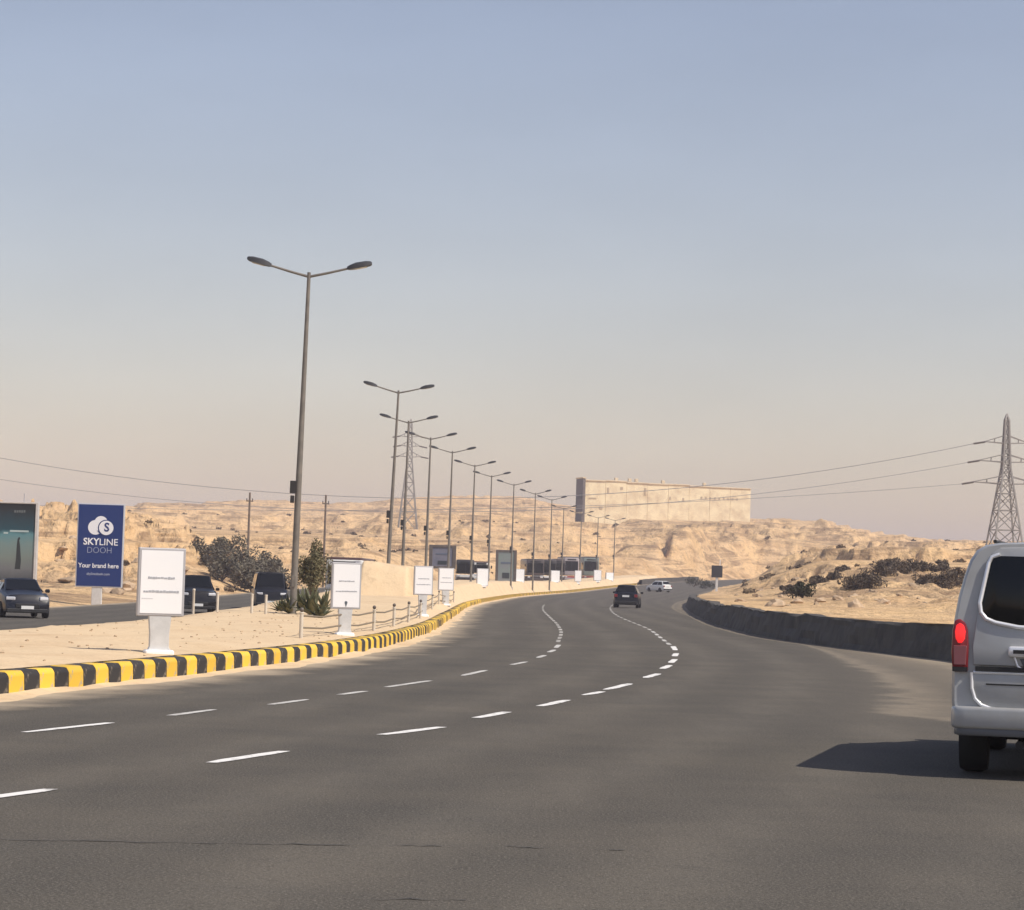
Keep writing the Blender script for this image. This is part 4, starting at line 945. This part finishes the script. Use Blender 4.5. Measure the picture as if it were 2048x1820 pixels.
for k, y in enumerate([46, 50.5, 55.5, 61, 67, 74, 82, 91, 101, 112, 124]):
    x = kerbX(y) - .62 - .12*math.sin(y); z = med_z(x, y); h = .52; fence_pts.append(Vector((x, y, z + h*.8)))
    post((x, y, z), h, .036, '%s low ball-capped post in the row behind the kerb, counted from the emblem sign' % ['first', 'second', 'third', 'fourth', 'fifth', 'sixth', 'seventh', 'eighth', 'ninth', 'tenth', 'last'][k], grpf)
rail = MB(); rails = []
ro = empty('post_rail', fence_pts[0], 0, 'thin brown rails strung between the low ball-capped posts', 'railing')
for a, b in zip(fence_pts[:-1], fence_pts[1:]):
    for dz in (0, -.22):
        m_ = (a + b)/2 + Vector((0, 0, -.04)); MB().tube([q + Vector((0, 0, dz)) - fence_pts[0] for q in (a, m_, b)], .018, 6).build('rail', M_RAIL, ro)

# ------------------------------------------------------------------ plants
def leaf_mat(n, a, b): 
    return mat(n, a, .8, c2=b, scale=1.6, detail=3, contrast=(.35, .68), spec=.2)
M_SHGREY = leaf_mat('dry_shrub_leaf', (.11, .10, .075), (.20, .175, .125)); M_OLIVE = leaf_mat('olive_leaf', (.12, .11, .06), (.22, .195, .11)); M_DKG = leaf_mat('dark_leaf', (.035, .038, .02), (.07, .065, .038)); M_AGAVE = leaf_mat('agave_leaf', (.075, .085, .045), (.17, .165, .10)); M_BARK = mat('bark', (.12, .09, .065), .9, c2=(.19, .15, .11), scale=5)
M_DKSH = leaf_mat('dark_shrub_leaf', (.075, .058, .042), (.15, .115, .08))
def crown(name, m, parent, c, R, n, leaf, seed, clumps=14, flat=.85):
    rg = np.random.default_rng(seed); c = np.array(c); R = np.array(R)
    cl = rg.normal(size=(clumps, 3)); cl /= np.linalg.norm(cl, axis=1)[:, None]; cl *= rg.uniform(.35, .95, (clumps, 1)); cl[:, 2] = np.abs(cl[:, 2])*flat - .15
    cr = rg.uniform(.22, .42, clumps)
    k = rg.integers(0, clumps, n); d = rg.normal(size=(n, 3)); d /= np.linalg.norm(d, axis=1)[:, None]
    pos = c + (cl[k] + d * (cr[k]*rg.uniform(.25, 1, n)**.5)[:, None]) * R
    a = rg.normal(size=(n, 3)); a /= np.linalg.norm(a, axis=1)[:, None]; b = np.cross(a, rg.normal(size=(n, 3))); b /= np.linalg.norm(b, axis=1)[:, None]
    s = leaf*rg.uniform(.6, 1.4, (n, 1)); V = np.stack([pos - a*s, pos + b*s*.45, pos + a*s, pos - b*s*.45], 1).reshape(-1, 3)
    me = bpy.data.meshes.new(name); me.from_pydata(V.tolist(), [], np.arange(4*n).reshape(n, 4).tolist()); me.materials.append(m)
    o = bpy.data.objects.new(name, me); COL.objects.link(o); o.parent = parent; return o
def shrub(loc, R, m, lab, seed, n=900, leaf=.09, name='shrub', cat='shrub', grp=None, trunk=.0):
    r = empty(name, loc, 0, lab, cat, grp); rn = random.Random(seed)
    crown('crown', m, r, (0, 0, trunk + R[2]*.45), R, n, leaf, seed)
    st = MB()
    if trunk: MB().tube([(0, 0, -.2), (.05, 0, trunk*.6), (0, .04, trunk + R[2]*.3)], [.09, .07, .04], 7).build('trunk', M_BARK, r, smooth=60)
    for k in range(6):
        a = rn.uniform(0, 6.28); q = rn.uniform(.3, .75); st.tube([(0, 0, max(-.1, trunk*.8)), (math.cos(a)*R[0]*q*.5, math.sin(a)*R[1]*q*.5, trunk + R[2]*.35), (math.cos(a)*R[0]*q, math.sin(a)*R[1]*q, trunk + R[2]*.75)], [.05, .035, .015], 5)
    st.build('branches', M_BARK, r); return r
for k, (u, v, Y, rx, rz_, lab) in enumerate([(425, 1088, 240, 1.9, 1.6, 'leftmost dark grey shrub of the thicket on the slope behind the oncoming road'), (470, 1092, 236, 2.2, 2.0, 'broad dark grey shrub in the middle of the thicket behind the oncoming road'), (515, 1104, 232, 2.0, 1.9, 'dark grey shrub at the foot of the left utility pole'), (550, 1112, 236, 1.7, 1.5, 'rightmost brownish shrub of the thicket, left of the nearest street lamp'), (445, 1118, 228, 1.6, 1.3, 'low dark grey shrub beneath the others of the thicket'), (505, 1124, 226, 1.6, 1.2, 'low grey shrub under the left utility pole, at the front of the thicket')]):
    p = at(u, v, Y); z = gz(p.x, Y); shrub((p.x, Y, min(z, p.z - rz_*.5)), (rx*1.35, 2.0, rz_*1.75), M_SHGREY, lab, 100 + k, 2600, .15, grp='dark grey thicket on the left slope')
p = at(628, 1125, 88); shrub((p.x, 88, zleft(88)), (.80, .7, 1.5), M_OLIVE, 'scruffy grey-green tree behind the nearest street lamp', 130, 5200, .05, 'olive_tree', 'tree', trunk=1.25)
p = at(905, 1020, 640)
for k in range(16):
    u = 1585 + k*22 + random.uniform(-8, 8); Y = random.uniform(176, 206); p = at(u, 1160, Y); sc = random.uniform(.55, .85) if k > 5 else random.uniform(.32, .5)
    shrub((p.x, Y, gz(p.x, Y) - .1), (1.75*sc, 1.4, 1.55*sc), M_DKSH, 'dark dry shrub in the long thicket across the right slope', 150 + k, 1300, .10, grp='dark thicket on the right slope')
for k, (u, v, Y, s, lab) in enumerate([(1388, 1166, 418, 1.5, 'round dark bush at the far bend beside the thin dark wall'), (1412, 1172, 400, 1.1, 'low dark bush at the end of the thin dark wall'), (1606, 1170, 150, .8, 'dark bush standing alone on the right verge above the retaining wall')]):
    p = at(u, v, Y); shrub((p.x, Y, p.z - s*.4 if k < 2 else gz(p.x, Y)), (s*1.3, s, s), M_DKG, lab, 190 + k, 900, .10, name='bush', cat='bush')
def agave(loc, R, lab, seed, n=26):
    r = empty('agave', loc, 0, lab, 'plant', 'spiky plants at the foot of the nearest lamp'); rn = random.Random(seed)
    for k in range(n):
        a = k*2.4 + rn.uniform(-.2, .2); el = rad(rn.uniform(25, 82)); L = R*rn.uniform(.7, 1.1); d = Vector((math.cos(a)*math.cos(el), math.sin(a)*math.cos(el), math.sin(el))); s = Vector((-math.sin(a), math.cos(a), 0)); w = R*.09
        droop = Vector((0, 0, -.18*L*math.cos(el)))
        rows = []
        for t, ww in ((0, .5), (.25, 1), (.55, .9), (.82, .45), (1, .04)):
            c = d*L*t + droop*t*t*1.6; rows.append((c - s*w*ww, c + Vector((0, 0, -w*.35*ww)), c + s*w*ww))
        vs = [q for row in rows for q in row]; fs = []
        for i in range(4):
            for j in range(2): fs.append((i*3+j, i*3+j+1, i*3+j+4, i*3+j+3))
        MB().add(vs, fs).build('leaf', M_AGAVE, r, smooth=80)
for k, (u, v, Y, R, lab) in enumerate([(578, 1238, 67, .62, 'spiky green agave just left of the nearest lamp post'), (622, 1238, 66, .85, 'largest spiky agave, directly right of the nearest lamp post'), (640, 1246, 62, .6, 'spiky agave nearest to the white sign with the emblem'), (603, 1236, 71, .8, 'spiky agave growing behind the nearest lamp post'), (560, 1240, 69, .5, 'small spiky agave by the dark van'), (648, 1215, 72, .7, 'spiky agave behind the ones right of the nearest lamp')]):
    p = at(u, v, Y); agave((p.x, Y, med_z(p.x, Y)), R, lab, 40 + k)

# sparse scrub dotted over the hills
def scrub_field():
    rg = np.random.default_rng(77); V = []; n = 520; m_ = 34
    Y = np.exp(rg.uniform(np.log(200), np.log(760), n)); u = rg.uniform(-60, 2100, n); X = (u - 1024) * Y / FPX
    kx = kerbX(np.clip(Y, 0, 600)); rx = rightX(np.clip(Y, 0, 600)); ok = ((X < kx - 24) | (X > rx + 4) | (Y > 560)) & ~((u > 1140) & (u < 1530) & (Y > 640))
    X, Y = X[ok], Y[ok]; Z = ground_z(X, Y); r = rg.uniform(.18, .62, len(X)) * (.7 + Y/700)
    for x, y, z, q in zip(X, Y, Z, r):
        d = rg.normal(size=(m_, 3)); d /= np.linalg.norm(d, axis=1)[:, None]; d[:, 2] = np.abs(d[:, 2])*.75; c = np.array([x, y, z]) + d*q*rg.uniform(.4, 1, (m_, 1))
        a = rg.normal(size=(m_, 3)); a /= np.linalg.norm(a, axis=1)[:, None]; b = np.cross(a, rg.normal(size=(m_, 3))); b /= np.linalg.norm(b, axis=1)[:, None]; s_ = q*.34
        V.append(np.stack([c - a*s_, c + b*s_*.6, c + a*s_, c - b*s_*.6], 1).reshape(-1, 3))
    V = np.concatenate(V); k = len(V)//4; me = bpy.data.meshes.new('scrub'); me.from_pydata(V.tolist(), [], np.arange(4*k).reshape(k, 4).tolist()); me.materials.append(leaf_mat('scrub_leaf', (.12, .085, .05), (.20, .15, .09)))
    o = bpy.data.objects.new('scrub', me); COL.objects.link(o); tag(o, 'sparse dry scrub dotted over the desert hills', 'scrub', kind='stuff')
scrub_field()

# ------------------------------------------------------------------ loose stones and boulders
M_STONE = mat('loose_stone', (.50, .37, .24), .95, c2=(.33, .235, .15), scale=1.2, bump=.03, rnd=.2)
def rock_mesh(seed):
    bm = bmesh.new(); bmesh.ops.create_icosphere(bm, subdivisions=2, radius=1)
    rn = np.random.default_rng(seed)
    for v in bm.verts:
        n = v.co.copy(); k = .5 + .95*float(vn(n.x*2.1 + seed*7, n.y*2.1 + n.z*2.7, seed)); v.co = Vector((n.x*k, n.y*k*.9, max(-.3, n.z*k*.8)))
    me = bpy.data.meshes.new('boulder'); bm.to_mesh(me); bm.free(); me.materials.append(M_STONE); return me
RM = [rock_mesh(k) for k in range(6)]
rn = random.Random(5)
def boulder(u, v, Y, s, lab, grp):
    p = at(u, v, Y); o = bpy.data.objects.new('boulder', rn.choice(RM)); COL.objects.link(o)
    o.location = (p.x, Y, gz(p.x, Y) + s*.1); o.scale = (s*rn.uniform(.8, 1.4), s*rn.uniform(.8, 1.2), s*rn.uniform(.6, 1.)); o.rotation_euler = (rn.uniform(-.2, .2), rn.uniform(-.2, .2), rn.uniform(0, 6)); tag(o, lab, 'boulder', grp)
for k in range(34): boulder(rn.uniform(90, 400), 1100, rn.uniform(178, 245), rn.uniform(.3, .8), 'tan boulder lying on the rocky slope behind the blue sign', 'boulders on the left slope')
for k in range(40): boulder(rn.uniform(1460, 1900), 1180, rn.uniform(105, 235), rn.uniform(.14, .42), 'tan boulder scattered on the slope above the retaining wall', 'boulders on the right slope')
st = MB()
for k in range(420):
    y = rn.uniform(20, 75); x = kerbX(y) - rn.uniform(.5, 6.2); s = rn.uniform(.008, .026); z = med_z(x, y)
    M = Matrix.Rotation(rn.uniform(0, 3), 3, 'Z') @ Matrix.Rotation(rn.uniform(-.6, .6), 3, 'X'); st.box((x, y, z + s*.2), (s*2, s*1.4, s), M)
tag(st.build('median_pebbles', M_STONE), 'small pebbles strewn over the sandy median', 'pebbles', kind='stuff')

# ------------------------------------------------------------------ dusty air
hb = MB().box((0, 0, 25), (5600, 5600, 74)).build('haze', None); hb.display_type = 'WIRE'
hm = bpy.data.materials.new('haze'); hm.use_nodes = True; nt = hm.node_tree; nt.nodes.clear()
out = nt.nodes.new('ShaderNodeOutputMaterial'); pvn = nt.nodes.new('ShaderNodeVolumePrincipled'); nt.links.new(pvn.outputs[0], out.inputs['Volume'])
pvn.inputs['Density'].default_value = HAZE; pvn.inputs['Color'].default_value = (.95, .90, 1.0, 1); pvn.inputs['Anisotropy'].default_value = 0
hb.data.materials.append(hm); tag(hb, kind='stuff')
